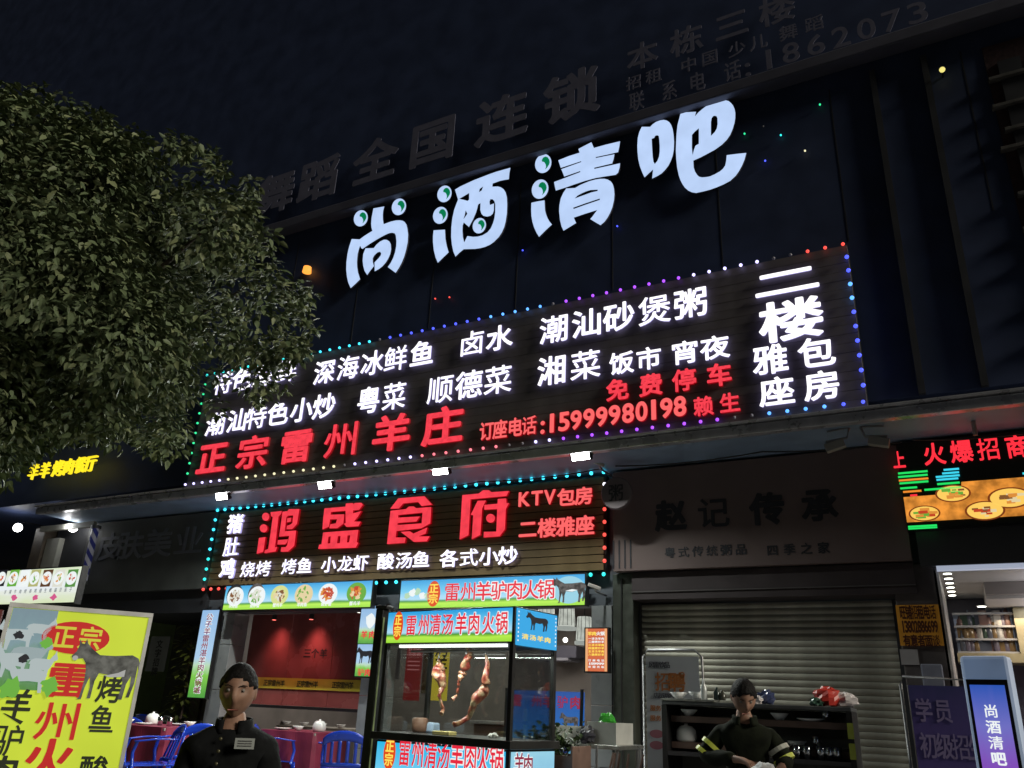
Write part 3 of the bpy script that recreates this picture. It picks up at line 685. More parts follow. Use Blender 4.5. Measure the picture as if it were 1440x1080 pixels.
def vstrip(name, label, pxt, pxb, wpx, Y, face, text, tw, cat='sign', mat=None, z_top=.92, step=None):
    T_ = at(*pxt, Y); B_ = at(*pxb, Y); x = (T_.x + B_.x) / 2; w_ = at(pxt[0] + wpx / 2, pxt[1], Y).x - at(pxt[0] - wpx / 2, pxt[1], Y).x
    t = thing(name, label, cat); P = Vector((x, Y, (T_.z + B_.z) / 2)); h_ = T_.z - B_.z
    print_faces(t, P, w_, h_, face, dep=.07)
    if text:
        st = h_ * .92 / len(text)
        for k, ch in enumerate(text):
            for m_, wt_, dy in ((photo_w, .07, .0025), (mat or print_r, .012, .005)): char(ch, t, x, Y - dy, T_.z - h_ * .04 - (k + .5) * st, tw, st * .9, .002, m_, wt=wt_)
    return t, P, w_, h_
vstrip('vertical_light_box', 'narrow upright meadow light box with a column of characters left of the shop', (295, 858), (277, 981), 23, 8.5, strip_print, '公子羊雷州湛羊肉火锅城', .12, mat=em('maroon_print', (.25, .03, .1), .9))
t, P, w_, h_ = vstrip('goat_light_box', 'upper upright light box with white goats beside the black post', (524, 852), (514, 905), 26, 8.5, strip_print, '', .1)
shape('goat_picture', [blob(12, .35)], t, P.x + .02, 8.498, P.z + .05, .2, .2, .002, photo_w)
row('羊肉', [(512, 893), (523, 892)], 9, 10, 8.496, t, print_r, .002, .03)
t, P, w_, h_ = vstrip('donkey_light_box', 'lower upright light box with a black donkey beside the black post', (516, 906), (508, 951), 22, 8.5, strip_print, '', .1)
donkey(t, P.x, 8.5, P.z + .06, .25, .2, print_b); row('驴肉', [(507, 946), (517, 945)], 9, 10, 8.496, t, print_r, .002, .03)
# orange price box on the pillar
t, P, w_, h_ = vstrip('price_light_box', 'orange upright light box of small yellow print on the grey pillar', (839, 884), (838, 944), 30, 8.42, em('price_orange', (.75, .16, .06), .85), '', .1)
b_ = em('box_rim', (.9, .45, .2), .9)
for s_ in (-1, 1): box('rim', b_, P.x + s_ * (w_ / 2 - .014) - .012, P.x + s_ * (w_ / 2 - .014) + .012, 8.412, 8.418, P.z - h_ / 2, P.z + h_ / 2, t)
for k, ch in enumerate('羊肉火锅'): char(ch, t, P.x - w_ * .3 + k * w_ * .2, 8.416, P.z + h_ * .38, w_ * .18, h_ * .09, .002, print_y if k < 2 else photo_w, wt=.03)
for r_ in range(6):
    for k, ch in enumerate(('一二三四五六'[r_]) + ('烧烤炒羊' if r_ % 2 else '清汤羊肉')): char(ch, t, P.x - w_ * .3 + k * w_ * .15, 8.416, P.z + h_ * (.26 - r_ * .075), w_ * .12, h_ * .055, .002, print_y if r_ > 1 else photo_w, wt=.03)
for r_, s in enumerate(('订座电话', '159999', '欢迎光临')):
    for k, ch in enumerate(s): char(ch, t, P.x - w_ * .3 + k * w_ * (.6 / (len(s) - 1)), 8.416, P.z - h_ * (.25 + r_ * .075), w_ * .12, h_ * .05, .002, photo_w, wt=.03)
ORD = ['first', 'second', 'third', 'fourth', 'fifth', 'sixth', 'seventh', 'eighth', 'ninth', 'tenth', 'eleventh', 'twelfth', 'thirteenth', 'fourteenth']

# ================================================================ INSIDE THE RIGHT BAY
ctr = thing('rear_counter', 'low dark counter with shelf at the back of the dining room', 'counter', (-5.2, 11.4, TZ))
G().box(-1.4, 1.4, -.25, .25, 0, .9).make('body', pm('counter_wood', (.12, .06, .035), .5, var=.3), ctr, bevel=.01)
G().box(-1.45, 1.45, -.3, .3, .905, .95).make('top', pm('stone_top', (.3, .3, .3), .3, var=.2), ctr, bevel=.01)
def lantern(px, py, w_, h_, lab):
    p = at(px, py, 9.6)
    t = thing('hanging_lantern', lab, 'lantern', p, 0, 'hanging lanterns in the right bay')
    pf = [(w_ * .38, h_ / 2), (w_ * .42, h_ / 2 - .01), (w_ / 2, -h_ / 2 + .01), (w_ * .48, -h_ / 2)]
    G().add(lathe_g(pf[::-1], 14)).make('shade', em('lantern_glow', (.85, .9, .8), .62, mottled=.3, scale=14), t, smooth=False)
    g = G()
    for k in range(12):
        q = k * math.pi / 6; g.add(tube_g([(w_ * .5 * math.cos(q), w_ * .5 * math.sin(q), -h_ / 2), (w_ * .405 * math.cos(q), w_ * .405 * math.sin(q), h_ / 2)], .003, 5))
    g.make('rib', black, t)['kind'] = 'stuff'
    G().add(lathe_g([(w_ * .55, -h_ / 2 - .05), (w_ * .56, -h_ / 2 - .012)], 14)).make('lower_ring', em('ring_glow', (.6, .65, .6), .5), t)
    G().add(tube_g([(0, 0, h_ / 2), (0, 0, 3.0 - p.z)], .006, 6)).make('cord', black, t)
lantern(768, 868, .24, .30, 'left hanging lantern with ribbed white shade, beside the blue donkey light box')
lantern(797, 864, .22, .28, 'middle hanging lantern with ribbed white shade')
lantern(822, 884, .22, .28, 'right hanging lantern, lower than the others, next to the grey pillar')
for px, py in ((795, 900), (724, 922)):
    p = at(px, py, 10.6); tag(G().add(sphere_g((0, 0, 0), .035)).make('bare_bulb', em('bare_bulb', (1, 1, .9), 3), smooth=True, loc=p), 'small bare white bulb glowing ' + ('below the middle lantern' if px > 760 else 'behind the glass of the meat case'), 'lamp')
l = bpy.data.lights.new('ceiling_lamp', 'AREA'); l.energy = 30; l.size = 1.6; l.color = (1, .93, .8)
p_ = thing('ceiling_light', 'flat panel lamp on the ceiling of the dining room', 'lamp', (-5.2, 10.4, 2.97))
G().box(-.6, .6, -.15, .15, -.03, .02).make('panel', em('panel_glow', (1, .95, .85), 3), p_); q = link('ceiling_lamp', l, p_, (0, 0, -.05))
l = bpy.data.lights.new('ceiling_lamp', 'AREA'); l.energy = 26; l.size = 1.2; l.color = (1, .95, .85)
p_ = thing('ceiling_light', 'second flat ceiling lamp over the tables behind the glazed partition', 'lamp', (-8, 10.6, 2.97))
G().box(-.6, .6, -.15, .15, -.03, .02).make('panel', MATS['panel_glow'], p_); q = link('ceiling_lamp', l, p_, (0, 0, -.05))
# banners hanging behind the case
YI = 9.2
def hang(name, label, pa, pb, pc, Y, mat, th=.006):
    A = at(*pa, Y); B = at(*pb, Y); Cc = at(*pc, Y); z0 = min(A.z, Cc.z); t = thing(name, label, 'banner')
    box('cloth', mat, A.x, B.x, Y, Y + th, z0, max(A.z, Cc.z), t); return t, A.x, B.x, z0, max(A.z, Cc.z)
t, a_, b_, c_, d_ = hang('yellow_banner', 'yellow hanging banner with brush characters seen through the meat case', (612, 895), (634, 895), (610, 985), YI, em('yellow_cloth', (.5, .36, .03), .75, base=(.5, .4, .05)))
for k, ch in enumerate('烤羊'): char(ch, t, (a_ + b_) / 2, YI - .003, d_ - .15 - k * .2, .18, .2, .002, ink, wt=.02)
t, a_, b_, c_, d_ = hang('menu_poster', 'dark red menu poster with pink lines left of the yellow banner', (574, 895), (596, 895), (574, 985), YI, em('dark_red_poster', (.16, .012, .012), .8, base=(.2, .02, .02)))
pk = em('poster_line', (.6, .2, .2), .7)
for r_ in range(4):
    for k in range(3): char('羊肉汤锅烤鱼虾鸡鸭菜饭面'[r_ * 3 + k], t, a_ + (b_ - a_) * (.22 + k * .28), YI - .003, d_ - .04 - r_ * .06, .05, .05, .002, pk, wt=.02)
for k in range(3): box('line', pk, a_ + .03, b_ - .03, YI - .002, YI - .0005, d_ - .32 - k * .05, d_ - .305 - k * .05, t)
hang('grey_board', 'plain grey board leaning behind the left edge of the meat case', (545, 895), (566, 895), (540, 955), YI, pm('grey_board', (.3, .32, .33), .6, var=.1))
hang('green_board', 'tall olive green curtain beside the yellow banner', (598, 895), (612, 895), (596, 975), YI + .1, pm('olive_curtain', (.12, .11, .02), .7, var=.2), .03)
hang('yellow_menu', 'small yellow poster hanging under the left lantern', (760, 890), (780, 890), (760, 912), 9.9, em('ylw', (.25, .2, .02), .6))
t = thing('wall_shelf', 'grey wall shelf with equipment high in the right bay', 'shelf')
A = at(758, 918, 11.9); B = at(806, 926, 11.9)
box('board', pm('shelf_grey', (.3, .3, .36), .5), A.x, B.x, 11.7, 12.15, A.z - .12, A.z - .08, t); box('unit', pm('device', (.1, .1, .14), .4), A.x + .1, A.x + .7, 11.75, 12.1, A.z - .078, A.z + .1, t, bevel=.01)
# blue banner with red characters across the bay
t = thing('blue_banner', 'blue banner with red characters stretched across the right bay entrance', 'banner')
A = at(715, 970, 8.72); B = at(822, 968, 8.72); zb_ = at(780, 1006, 8.72).z
box('cloth', ramp_em('banner_print', [(0, (.10, .3, .05)), (.22, (.08, .35, .5)), (.5, (.01, .16, .55)), (1, (.01, .09, .42))], 'Z', .75, .15, 3), A.x, B.x, 8.72, 8.726, zb_ - .55, A.z, t)
rd = em('banner_red', (.35, .02, .06), .9)
row('雷州羊驴肉', [(727, 986), (755, 987), (771, 987), (791, 987), (809, 987)], 14, 17, 8.717, t, rd, .002, .03)
box('pole', black, A.x - .03, A.x, 8.7, 8.73, TZ, A.z + .02, t); 
G().add(tube_g([(B.x - .05, 8.70, TZ), (B.x - .02, 8.70, A.z + .03)], .02)).make('pole', black, t)
donkey(t, at(800, 1015, 8.71).x, 8.717, at(800, 1015, 8.71).z, .22, .2, print_g)
bn = thing('blue_bin', 'dark blue plastic crate standing below the blue banner', 'bin', (at(765, 1035, 8.3).x, 8.3, TZ))
G().box(-.2, .2, -.2, .2, 0, .78).make('body', pm('blue_plastic', (.01, .03, .22), .35, var=.1), bn, bevel=.02); G().box(-.22, .22, -.22, .22, .781, .83).make('rim', MATS['blue_plastic'], bn, bevel=.01)

# ================================================================ TABLES AND CHAIRS
blue_p = pm('blue_chair_plastic', (.012, .045, .42), .22, var=.06, scale=5)
def make_chair():
    t = link('plastic_chair', None)
    G().add(shell_g(lambda u, v: (-.24 + .48 * u, -.22 + .42 * v, .42 - .02 * math.sin(math.pi * u) + .012 * v), 8, 6, .012)).make('seat', blue_p, t, smooth=True)
    def back(u, v):
        a = (u - .5) * 2.2; return (.27 * math.sin(a), .16 + .10 * math.cos(a) - .04 + .10 * v, .44 + .38 * v - .09 * v * (abs(2 * u - 1)) ** 2)
    g = G()
    g.add(shell_g(lambda u, v: back(u, .72 + .28 * v), 14, 3, .012)); g.add(shell_g(lambda u, v: back(u, .0 + .12 * v), 14, 2, .012))
    for k in range(6): g.add(shell_g(lambda u, v, k=k: back(.08 + k * .155 + .07 * u, .1 + .65 * v), 2, 6, .011))
    g.make('backrest', blue_p, t, smooth=True)
    for s in (-1, 1):
        G().add(shell_g(lambda u, v: (s * (.245 + .045 * v + .02 * math.sin(math.pi * u)), -.20 + .42 * u, .66 - .02 * math.cos(u * 6) * .3 + .012 * u * 2), 10, 2, .014)).add(tube_g([(s * .255, -.18, .40), (s * .27, -.20, .55), (s * .265, -.17, .655)], .018)).make('armrest', blue_p, t, smooth=True)
        for y0, y1 in ((-.2, -.25), (.18, .25)): G().add(shell_g(lambda u, v: (s * (.225 + .045 * (1 - v)) + s * .012 * math.cos(u * 3.1), y0 + (y1 - y0) * (1 - v) + .05 * (u - .5), .42 * v), 4, 4, .012)).make('leg', blue_p, t, smooth=True)
    return t
def clone(o, parent=None):
    c = o.copy(); COL.objects.link(c)
    if parent: c.parent = parent
    for ch in list(o.children): clone(ch, c)
    return c
ch0 = make_chair(); used = [0]
def chair(px, py, Y, rz, lab):
    o = ch0 if not used[0] else clone(ch0); used[0] = 1
    p = at(px, py, Y); o.location = (p.x, Y, TZ); o.rotation_euler = (0, 0, R_(rz))
    tag(o, lab, 'chair', 'blue plastic armchairs around the tables')
chair(487, 1040, 8.1, 215, 'blue plastic armchair facing right, between the maroon table and the black post')
chair(392, 1050, 8.3, 130, 'blue plastic armchair partly hidden behind the person in the black jacket')
chair(262, 1060, 7.0, 20, 'nearest blue plastic armchair, its back arching up in front of the maroon table')
chair(275, 1025, 8.0, -40, 'blue plastic armchair at the far right corner of the left maroon table')
chair(195, 1020, 8.2, 200, 'blue plastic armchair with rounded back behind the left maroon table')
chair(225, 1005, 9.4, 180, 'blue plastic armchair farthest back, pushed to the grey table')
chair(205, 1078, 6.5, -30, 'low blue plastic armchair at the bottom edge beside the yellow board')
maroon = pm('maroon_cloth', (.19, .015, .045), .6, var=.15, scale=6, bump=.1); china = pm('china', (.75, .75, .75), .2); steelc = pm('steel_cup', (.6, .62, .65), .15, 1)
def table(px, py, Y, w_, d_, lab, drape=True, top=maroon, seed=0):
    rr = random.Random(seed); p = at(px, py, Y); t = thing('dining_table', lab, 'table', (p.x, Y, TZ)); H = .75
    G().box(-w_ / 2, w_ / 2, -d_ / 2, d_ / 2, H - .03, H - .002).make('tabletop', pm('table_board', (.3, .28, .25), .5, var=.1), t)
    for a in (-1, 1):
        for b in (-1, 1): G().add(tube_g([(a * (w_ / 2 - .08), b * (d_ / 2 - .08), 0), (a * (w_ / 2 - .08), b * (d_ / 2 - .08), H - .03)], .018)).make('leg', metal_g, t)
    if drape:
        N = 72; v = []; f = []
        per = []
        for i in range(N):
            q = 2 * math.pi * i / N; c, s = math.cos(q), math.sin(q); m = max(abs(c) / (w_ / 2 + .006), abs(s) / (d_ / 2 + .006)); per.append((c / m, s / m, c, s, i))
        for x, y, c, s, i in per: v.append((x, y, H + .004))
        for k in range(1, 5):
            dn = .50 * k / 4
            for x, y, c, s, i in per:
                wv = (.012 + .05 * k / 4) * (.5 + .5 * math.sin(i * 2 * math.pi / 9)); v.append((x + c * wv, y + s * wv, H + .004 - dn + .03 * math.sin(i * .7) * (k / 4)))
        f.append(tuple(range(N)))
        for k in range(4):
            for i in range(N): f.append((k * N + i, (k + 1) * N + i, (k + 1) * N + (i + 1) % N, k * N + (i + 1) % N))
        o = link('tablecloth', mesh_of('cloth', v, f, [top], smooth=False), None, (p.x, Y, TZ + .002)); so_ = o.modifiers.new('th', 'SOLIDIFY'); so_.thickness = .003
        tag(o, 'maroon cloth draped over the ' + ('left' if px < 300 else 'middle') + ' dining table', 'tablecloth')
    return p, H
def dish(name, label, p, kind, cat, group=None):
    g = G()
    if kind == 'bowl': g.add(lathe_g([(.03, 0), (.035, .004), (.075, .05), (.072, .051), (.032, .01), (.001, .009)], 16))
    elif kind == 'plate': g.add(lathe_g([(.06, 0), (.11, .018), (.108, .021), (.06, .006), (.001, .005)], 18))
    elif kind == 'cup': g.add(lathe_g([(.028, 0), (.036, .095), (.034, .096), (.026, .006), (.001, .005)], 14))
    elif kind == 'pot': g.add(lathe_g([(.07, 0), (.085, .02), (.08, .09), (.05, .12), (.015, .125), (.015, .14), (.001, .142)], 16))
    o = g.make(name, china if kind != 'cup' else steelc, smooth=True, loc=p); return tag(o, label, cat, group)
p, H = table(225, 1035, 7.5, 1.05, .8, 'dining table at the left under a maroon cloth, laid with dishes', seed=1)
zt_ = TZ + H + .011
for k, (dx, dy, kd) in enumerate(((-.38, -.2, 'bowl'), (-.25, .05, 'pot'), (-.08, -.2, 'plate'), (.1, -.12, 'cup'), (.3, -.15, 'cup'), (-.4, .2, 'plate'), (.25, .2, 'bowl'), (.02, .22, 'plate'))):
    dish(dict(bowl='bowl', plate='plate', cup='cup', pot='teapot')[kd], dict(bowl='white bowl on the left maroon table, ', plate='white plate on the left maroon table, ', cup='steel cup on the left maroon table, ', pot='white teapot on the left maroon table, ')[kd] + ('near left corner', 'left of centre', 'near edge, middle', 'near edge, right of centre', 'near right corner', 'far left corner', 'far right corner', 'far edge, middle')[k], (p.x + dx, 7.5 + dy, zt_), kd, 'tableware')
p, H = table(430, 1032, 8.95 - .3, .9, .7, 'dining table in front of the red partition under a maroon cloth', seed=2)
for k, (dx, dy, kd, lab) in enumerate(((-.25, -.15, 'plate', 'white plate at the left end of the middle maroon table'), (-.05, -.1, 'bowl', 'white bowl at the middle of the middle maroon table'), (.25, -.05, 'pot', 'white teapot at the right end of the middle maroon table'))):
    dish(dict(bowl='bowl', plate='plate', pot='teapot')[kd], lab, (p.x + dx, 8.65 + dy, zt_), kd, 'tableware')
p, H = table(235, 1003, 9.6, 1.6, .7, 'bare grey table at the back left with wrapped tableware', drape=False, seed=3)
for k in range(4): dish('bowl', 'white bowl on the bare grey table at the back left, ' + ('first from the left', 'second from the left', 'third from the left', 'fourth from the left')[k], (p.x - .5 + k * .33, 9.5, TZ + H + .001), 'bowl', 'tableware')
p, H = table(420, 990, 10.6, 2.6, .7, 'long table behind the glazed partition set with rows of dishes', drape=False, seed=4)
for k in range(7): dish('bowl', ('first', 'second', 'third', 'fourth', 'fifth', 'sixth', 'seventh')[k] + ' white bowl from the left on the long table behind the partition', (p.x - 1.1 + k * .36, 10.4, TZ + H + .001), 'bowl', 'tableware')

# ================================================================ MEAT CASE
CO = (-2.66, 4.95); CY = R_(-8.2)
mc = thing('meat_case', 'glass fronted meat display case between blue light boxes with hotpot lettering', 'display case', (CO[0], CO[1], 0), CY)
sL = hit(537, 950, CO, CY)[0]; zt1 = hit(722, 852, CO, CY)[1]; zt0 = hit(718, 904, CO, CY)[1]; zg = hit(718, 1042, CO, CY)[1]
W_ = -sL; DP = .52
blk = black
post = pm('case_frame', (.05, .05, .05), .3, .5, var=.2)
def cb(name, mat, *a, bevel=0): return box(name, mat, *a, parent=mc, bevel=bevel)
cb('top_box', blk, -W_, 0, .006, DP, zt0, zt1, bevel=.004)
cb('face', sky_print, -W_ + .01, -.02, 0, .005, zt0 + .01, zt1 - .01)
cb('counter', post, -W_ - .03, .03, -.03, DP + .02, zg - .05, zg, bevel=.004)
cb('base_box', blk, -W_, 0, .006, DP, TZ + .05, zg - .053, bevel=.004)
cb('face', sky_print2, -W_ + .02, -.03, 0, .005, zg - .56, zg - .065)
for x in (-W_, -.03):
    for y in (0, DP - .03): cb('post', post, x, x + .03, y, y + .03, zg, zt0)
for a_ in ((-W_ + .032, -.032, .012, .018), (-W_ + .032, -.032, DP - .018, DP - .012)): cb('pane', glass, a_[0], a_[1], a_[2], a_[3], zg + .001, zt0 - .001)
cb('pane', glass, -.018, -.012, .032, DP - .032, zg + .001, zt0 - .001); cb('pane', glass, -W_ + .012, -W_ + .018, .032, DP - .032, zg + .001, zt0 - .001)
for x in (-W_ + .05, -.09): 
    for y in (.05, DP - .09): cb('leg', blk, x, x + .04, y, y + .04, TZ, TZ + .049)
def cchar(ch, px, py, w_, h_, mat, wt, dy, z=None):
    s, zz = hit(px, py, CO, CY); return char(ch, mc, s, -dy, z if z is not None else zz, w_, h_, .002, mat, wt=wt)
def coval(px, py, w_, h_):
    s, z = hit(px, py, CO, CY); oval(mc, s, -.001, z, w_, h_)
hh = zt1 - zt0; zm = (zt1 + zt0) / 2 + .01
coval(560, 880, .10, hh * .86)
for m_, wt_, dy in ((photo_w, .06, .0025), (print_r, .015, .005)):
    for ch, px in zip('雷州清汤羊肉火锅', (579, 597, 613, 630, 649, 667, 687, 706)): cchar(ch, px, 876, .096, hh * .58, m_, wt_, dy, zm)
zf = hit(640, 1064, CO, CY)[1] + .004
coval(548, 1059, .115, .215)
for m_, wt_, dy in ((photo_w, .06, .0025), (print_r, .015, .005)):
    for ch, px in zip('雷州清汤羊肉火锅', (569, 588, 606, 624, 643, 662, 680, 699)): cchar(ch, px, 1064, .100, .185, m_, wt_, dy, zf)
# side faces on the right end (plane x=0, facing +x)
sidem = em('side_blue', (.03, .42, .85), .9)
cb('side_face', sidem, .001, .006, .02, DP - .01, zt0 - .01, zt1 - .01)
cb('side_face', ramp_em('cloud_side', [(0, (.5, .8, .9)), (.5, (.25, .6, .85)), (1, (.35, .75, .95))], 'Z', .8, .5, 4), .001, .006, .02, DP - .01, zg - .5, zg - .065)
def side_shape(name, loops, y, z, w_, h_, mat):
    me = contours_mesh(name, loops, 1.0); o = link(name, me, mc, (.0085, y, z), (R_(90), 0, R_(90)), (w_, h_, .002)); set_mats(o, mat, mat)
side_shape('donkey_picture', [DONKEY], DP * .5, (zt1 + zt0) / 2 + .04, .26, hh * .5, print_b)
def side_char(ch, y, z, w_, h_, mat, wt=.02, x=.009):
    o = link('letter', glyph(ch, wt), mc, (x, y, z), (R_(90), 0, R_(90)), (w_, h_, .002)); set_mats(o, mat, mat)
for k, ch in enumerate('清汤羊肉'): side_char(ch, .12 + k * .09, zt0 + .05, .07, .035, print_y)
for k in range(8):
    for y in (.04, DP - .03): side_shape('border_dot', [ell((0, 0), .5, .5, 8)], y, zt0 + .02 + k * hh / 9, .012, .012, photo_w)
for k, (ch, y, z) in enumerate((('羊', .1, .14), ('肉', .2, .15), ('火', .3, .32), ('锅', .42, .34))): side_char(ch, y, zg - z, .10, .13, photo_w, .05, .008); side_char(ch, y, zg - z, .10, .13, em('maroon2', (.3, .01, .05), .9), .01, .011)
# hooks, rail and meat
G().add(tube_g([(-W_ + .03, DP * .5, zt0 - .03), (-.03, DP * .5, zt0 - .03)], .008)).make('rail', metal_g, mc)
meat_r = pm('raw_meat', (.30, .045, .035), .35, var=.45, scale=22, bump=.3); fat = pm('pale_fat', (.5, .42, .3), .4, var=.3, scale=18, bump=.3)
def meat_mat():
    m = pm('carcass', (.38, .2, .13), .35, bump=.4, scale=20)
    n = m.node_tree; b = n.nodes['Principled BSDF']; no = n.nodes.new('ShaderNodeTexNoise'); no.inputs['Scale'].default_value = 16; no.inputs['Detail'].default_value = 5
    rp = n.nodes.new('ShaderNodeValToRGB'); e = rp.color_ramp.elements; e[0].position = .38; e[0].color = (.16, .02, .015, 1); e[1].position = .64; e[1].color = (.42, .33, .2, 1)
    x = e.new(.5); x.color = (.24, .09, .05, 1)
    tc = n.nodes.new('ShaderNodeTexCoord'); n.links.new(tc.outputs['Object'], no.inputs['Vector']); n.links.new(no.outputs['Fac'], rp.inputs[0]); n.links.new(rp.outputs[0], b.inputs['Base Color'])
    return m
carc = meat_mat()
inv = Matrix.LocRotScale(Vector((CO[0], CO[1], 0)), Matrix.Rotation(CY, 3, 'Z'), None)
def meat(pts, lab, name='mutton_leg'):
    P = []; off = DP * .5
    O2 = (CO[0] - math.sin(CY) * off, CO[1] + math.cos(CY) * off)
    for px, py, r in pts:
        s, z = hit(px, py, O2, CY); P.append((s, off, z, r))
    top = P[0]; loc = inv @ Vector((top[0], top[1], top[2]))
    Q = [(a - top[0], b - top[1] + .02 * math.sin(i * 2.1), c - top[2]) for i, (a, b, c, r) in enumerate(P)]
    t = thing(name, lab, 'meat', loc, CY)
    rr = random.Random(len(pts)); Q2 = []; R2 = []; ra = [p[3] for p in P]
    for i in range(len(Q) - 1):
        for k in range(3):
            t_ = k / 3; Q2.append(tuple(Q[i][m] * (1 - t_) + Q[i + 1][m] * t_ + rr.uniform(-.003, .003) for m in range(3))); R2.append((ra[i] * (1 - t_) + ra[i + 1] * t_) * .92 * rr.uniform(.85, 1.12))
    Q2.append(Q[-1]); R2.append(ra[-1]); n8 = 14
    v, f = tube_g(Q2, R2, n8)
    v = [(x, y, z) for x, y, z in v]
    for i in range(len(Q2)):
        c_ = Q2[i]
        for k in range(n8):
            a_ = 2 * math.pi * k / n8; q_ = 1 + .22 * math.sin(3 * a_ + i * .35) * math.sin(i * .5 + 1) + .12 * math.cos(2 * a_ - i * .2); j = i * n8 + k
            v[j] = tuple(c_[m] + (v[j][m] - c_[m]) * q_ for m in range(3))
    o = G().add((v, f)).make('flesh', carc, t, smooth=True); s_ = o.modifiers.new('s', 'SUBSURF'); s_.levels = s_.render_levels = 1
    h0 = zt0 - .03 - top[2]
    G().add(tube_g([(0, 0, h0), (.012, 0, h0 + .012), (.016, 0, h0 - .005), (0, 0, h0 - .03), (0, 0, .02), (-.01, 0, 0), (.0, 0, -.015)], .004, 6)).make('hook', metal_g, t)
    return t
meat([(617, 928, .012), (616, 938, .045), (618, 946, .055), (621, 955, .04), (621, 966, .028), (620, 978, .02), (620, 988, .014), (622, 998, .012), (623, 1004, .016)], 'leg of mutton hanging at the left in the meat case, red at its top end')
meat([(656, 910, .01), (660, 918, .028), (659, 928, .035), (653, 938, .04), (649, 948, .034), (648, 958, .022), (644, 968, .014), (641, 978, .012), (638, 984, .017)], 'smaller leg of mutton hanging in the middle of the meat case')
meat([(683, 920, .008), (684, 935, .018), (685, 950, .026), (684, 962, .034), (678, 972, .045), (670, 985, .038), (664, 997, .026), (658, 1008, .02), (650, 1016, .018), (640, 1018, .022)], 'long side of mutton hanging at the right in the meat case, touching its floor')
def oncase(px, py, dy):
    O2 = (CO[0] - math.sin(CY) * dy, CO[1] + math.cos(CY) * dy); s, z = hit(px, py, O2, CY); return inv @ Vector((s, dy, zg + .001))
tag(G().add(lathe_g([(.05, 0), (.06, .02), (.06, .09), (.045, .1), (.001, .1)], 16)).make('clay_pot', pm('clay', (.16, .08, .05), .6, var=.2), smooth=True, loc=oncase(590, 1025, .3)), 'brown clay pot on the floor of the meat case at the left', 'pot')
o = box('plastic_tub', pm('tub_white', (.35, .45, .6), .4), -.07, .07, -.05, .05, 0, .07, bevel=.015); o.location = oncase(603, 1022, .36); tag(o, 'pale blue plastic tub behind the clay pot in the meat case', 'tub')
o = box('cutting_board', pm('board_wood', (.4, .32, .12), .5, var=.2), -.07, .07, -.05, .05, 0, .025, bevel=.004); o.location = oncase(625, 1030, .14); tag(o, 'small wooden cutting board on the floor of the meat case', 'cutting board')
gg = G()
for k in range(9): gg.add(sphere_g((random.uniform(-.04, .04), random.uniform(-.03, .03), .012 + random.uniform(0, .015)), (.018, .014, .012), 7, 5))
tag(gg.make('offal', pm('pale_offal', (.5, .48, .45), .3, var=.2), smooth=True, loc=oncase(694, 1030, .2)), 'small heap of pale offal in the right corner of the meat case', 'food')
l = bpy.data.lights.new('case_tube', 'AREA'); l.shape = 'RECTANGLE'; l.size = W_ * .8; l.size_y = .04; l.energy = 13; l.color = (.95, 1, .93)
q = link('case_tube', l, mc, (-W_ / 2, .08, zt0 - .03)); cb('lamp_tube', em('tube_glow', (1, 1, .95), 2), -W_ + .1, -.1, .05, .075, zt0 - .02, zt0 - .001)

# tall black post left of the case
pt = thing('black_post', 'tall black metal post with a pale strip light left of the meat case', 'post')
A = at(539, 865, 5.2); ax, ay = A.x, A.y
box('pole', black, ax - .075, ax - .005, ay, ay + .08, TZ, at(540, 856, 5.2).z, pt, bevel=.006)
box('strip', em('strip_light', (.6, .75, .3), .25, mottled=.7, scale=9), ax + .002, ax + .01, ay + .002, ay + .01, TZ + .3, at(540, 868, 5.2).z, pt)
box('cap', black, ax - .08, ax + .03, ay - .005, ay + .085, at(540, 856, 5.2).z + .001, at(540, 851, 5.2).z, pt, bevel=.004)

# ================================================================ SHUTTERED SHOP
sh = thing('roller_shutter', 'closed roller shutter of grey green slats right of the restaurant', 'shutter')
sx0, sx1 = -3.14, -.60; zs1 = 2.74; n = 36; hs_ = (zs1 - TZ) / n
prof = []
for k in range(7):
    q = math.pi * k / 6; prof.append((-.011 * math.sin(q), .002 + (hs_ - .004) * k / 6))
v = []; f = []
for x in (0, sx1 - sx0):
    for a_, b_ in prof: v.append((x, a_, b_))
    for a_, b_ in reversed(prof): v.append((x, a_ + .006, b_))
m_ = len(v) // 2
f = [(i, (i + 1) % m_, m_ + (i + 1) % m_, m_ + i) for i in range(m_)]
for i in range(6): f += [(i, i + 1, m_ - 2 - i, m_ - 1 - i)[::-1], (m_ + i, m_ + i + 1, m_ * 2 - 2 - i, m_ * 2 - 1 - i)]
shm = mesh_of('slat', v, f, [pm('shutter_paint', (.38, .36, .30), .5, .2, var=.5, scale=2.3, bump=.2)], smooth=False)
for i in range(n): link('slat', shm, sh, (sx0, 8.82, TZ + i * hs_))
for x in (sx0 - .04, sx1): box('guide_rail', facade_d, x, x + .04, 8.77, 8.88, TZ, zs1, sh)
zb_ = thing('porridge_shop_sign', 'unlit shop sign board with faded dark characters above the shutter', 'sign')
zz1 = 4.19; bx0, bx1 = at(862, 720, 8.5).x, -.36
zsgn = pm('faded_board', (.15, .105, .10), .55, var=.12, scale=2)
box('board', zsgn, bx0, bx1, 8.5, 8.6, 3.06, zz1, zb_, bevel=.004)
zk = pm('faded_ink', (.022, .022, .03), .6)
row('赵记传承', [(943, 722), (1027, 720), (1082, 722), (1152, 712)][:1] + [(1003, 720), (1079, 719), (1152, 713)], 44, 44, 8.494, zb_, zk, .006, .045)
row('粤式传统粥品', [(942, 777), (961, 776), (981, 775), (1001, 775), (1021, 774), (1042, 773)], 15, 15, 8.496, zb_, zk, .004, .02)
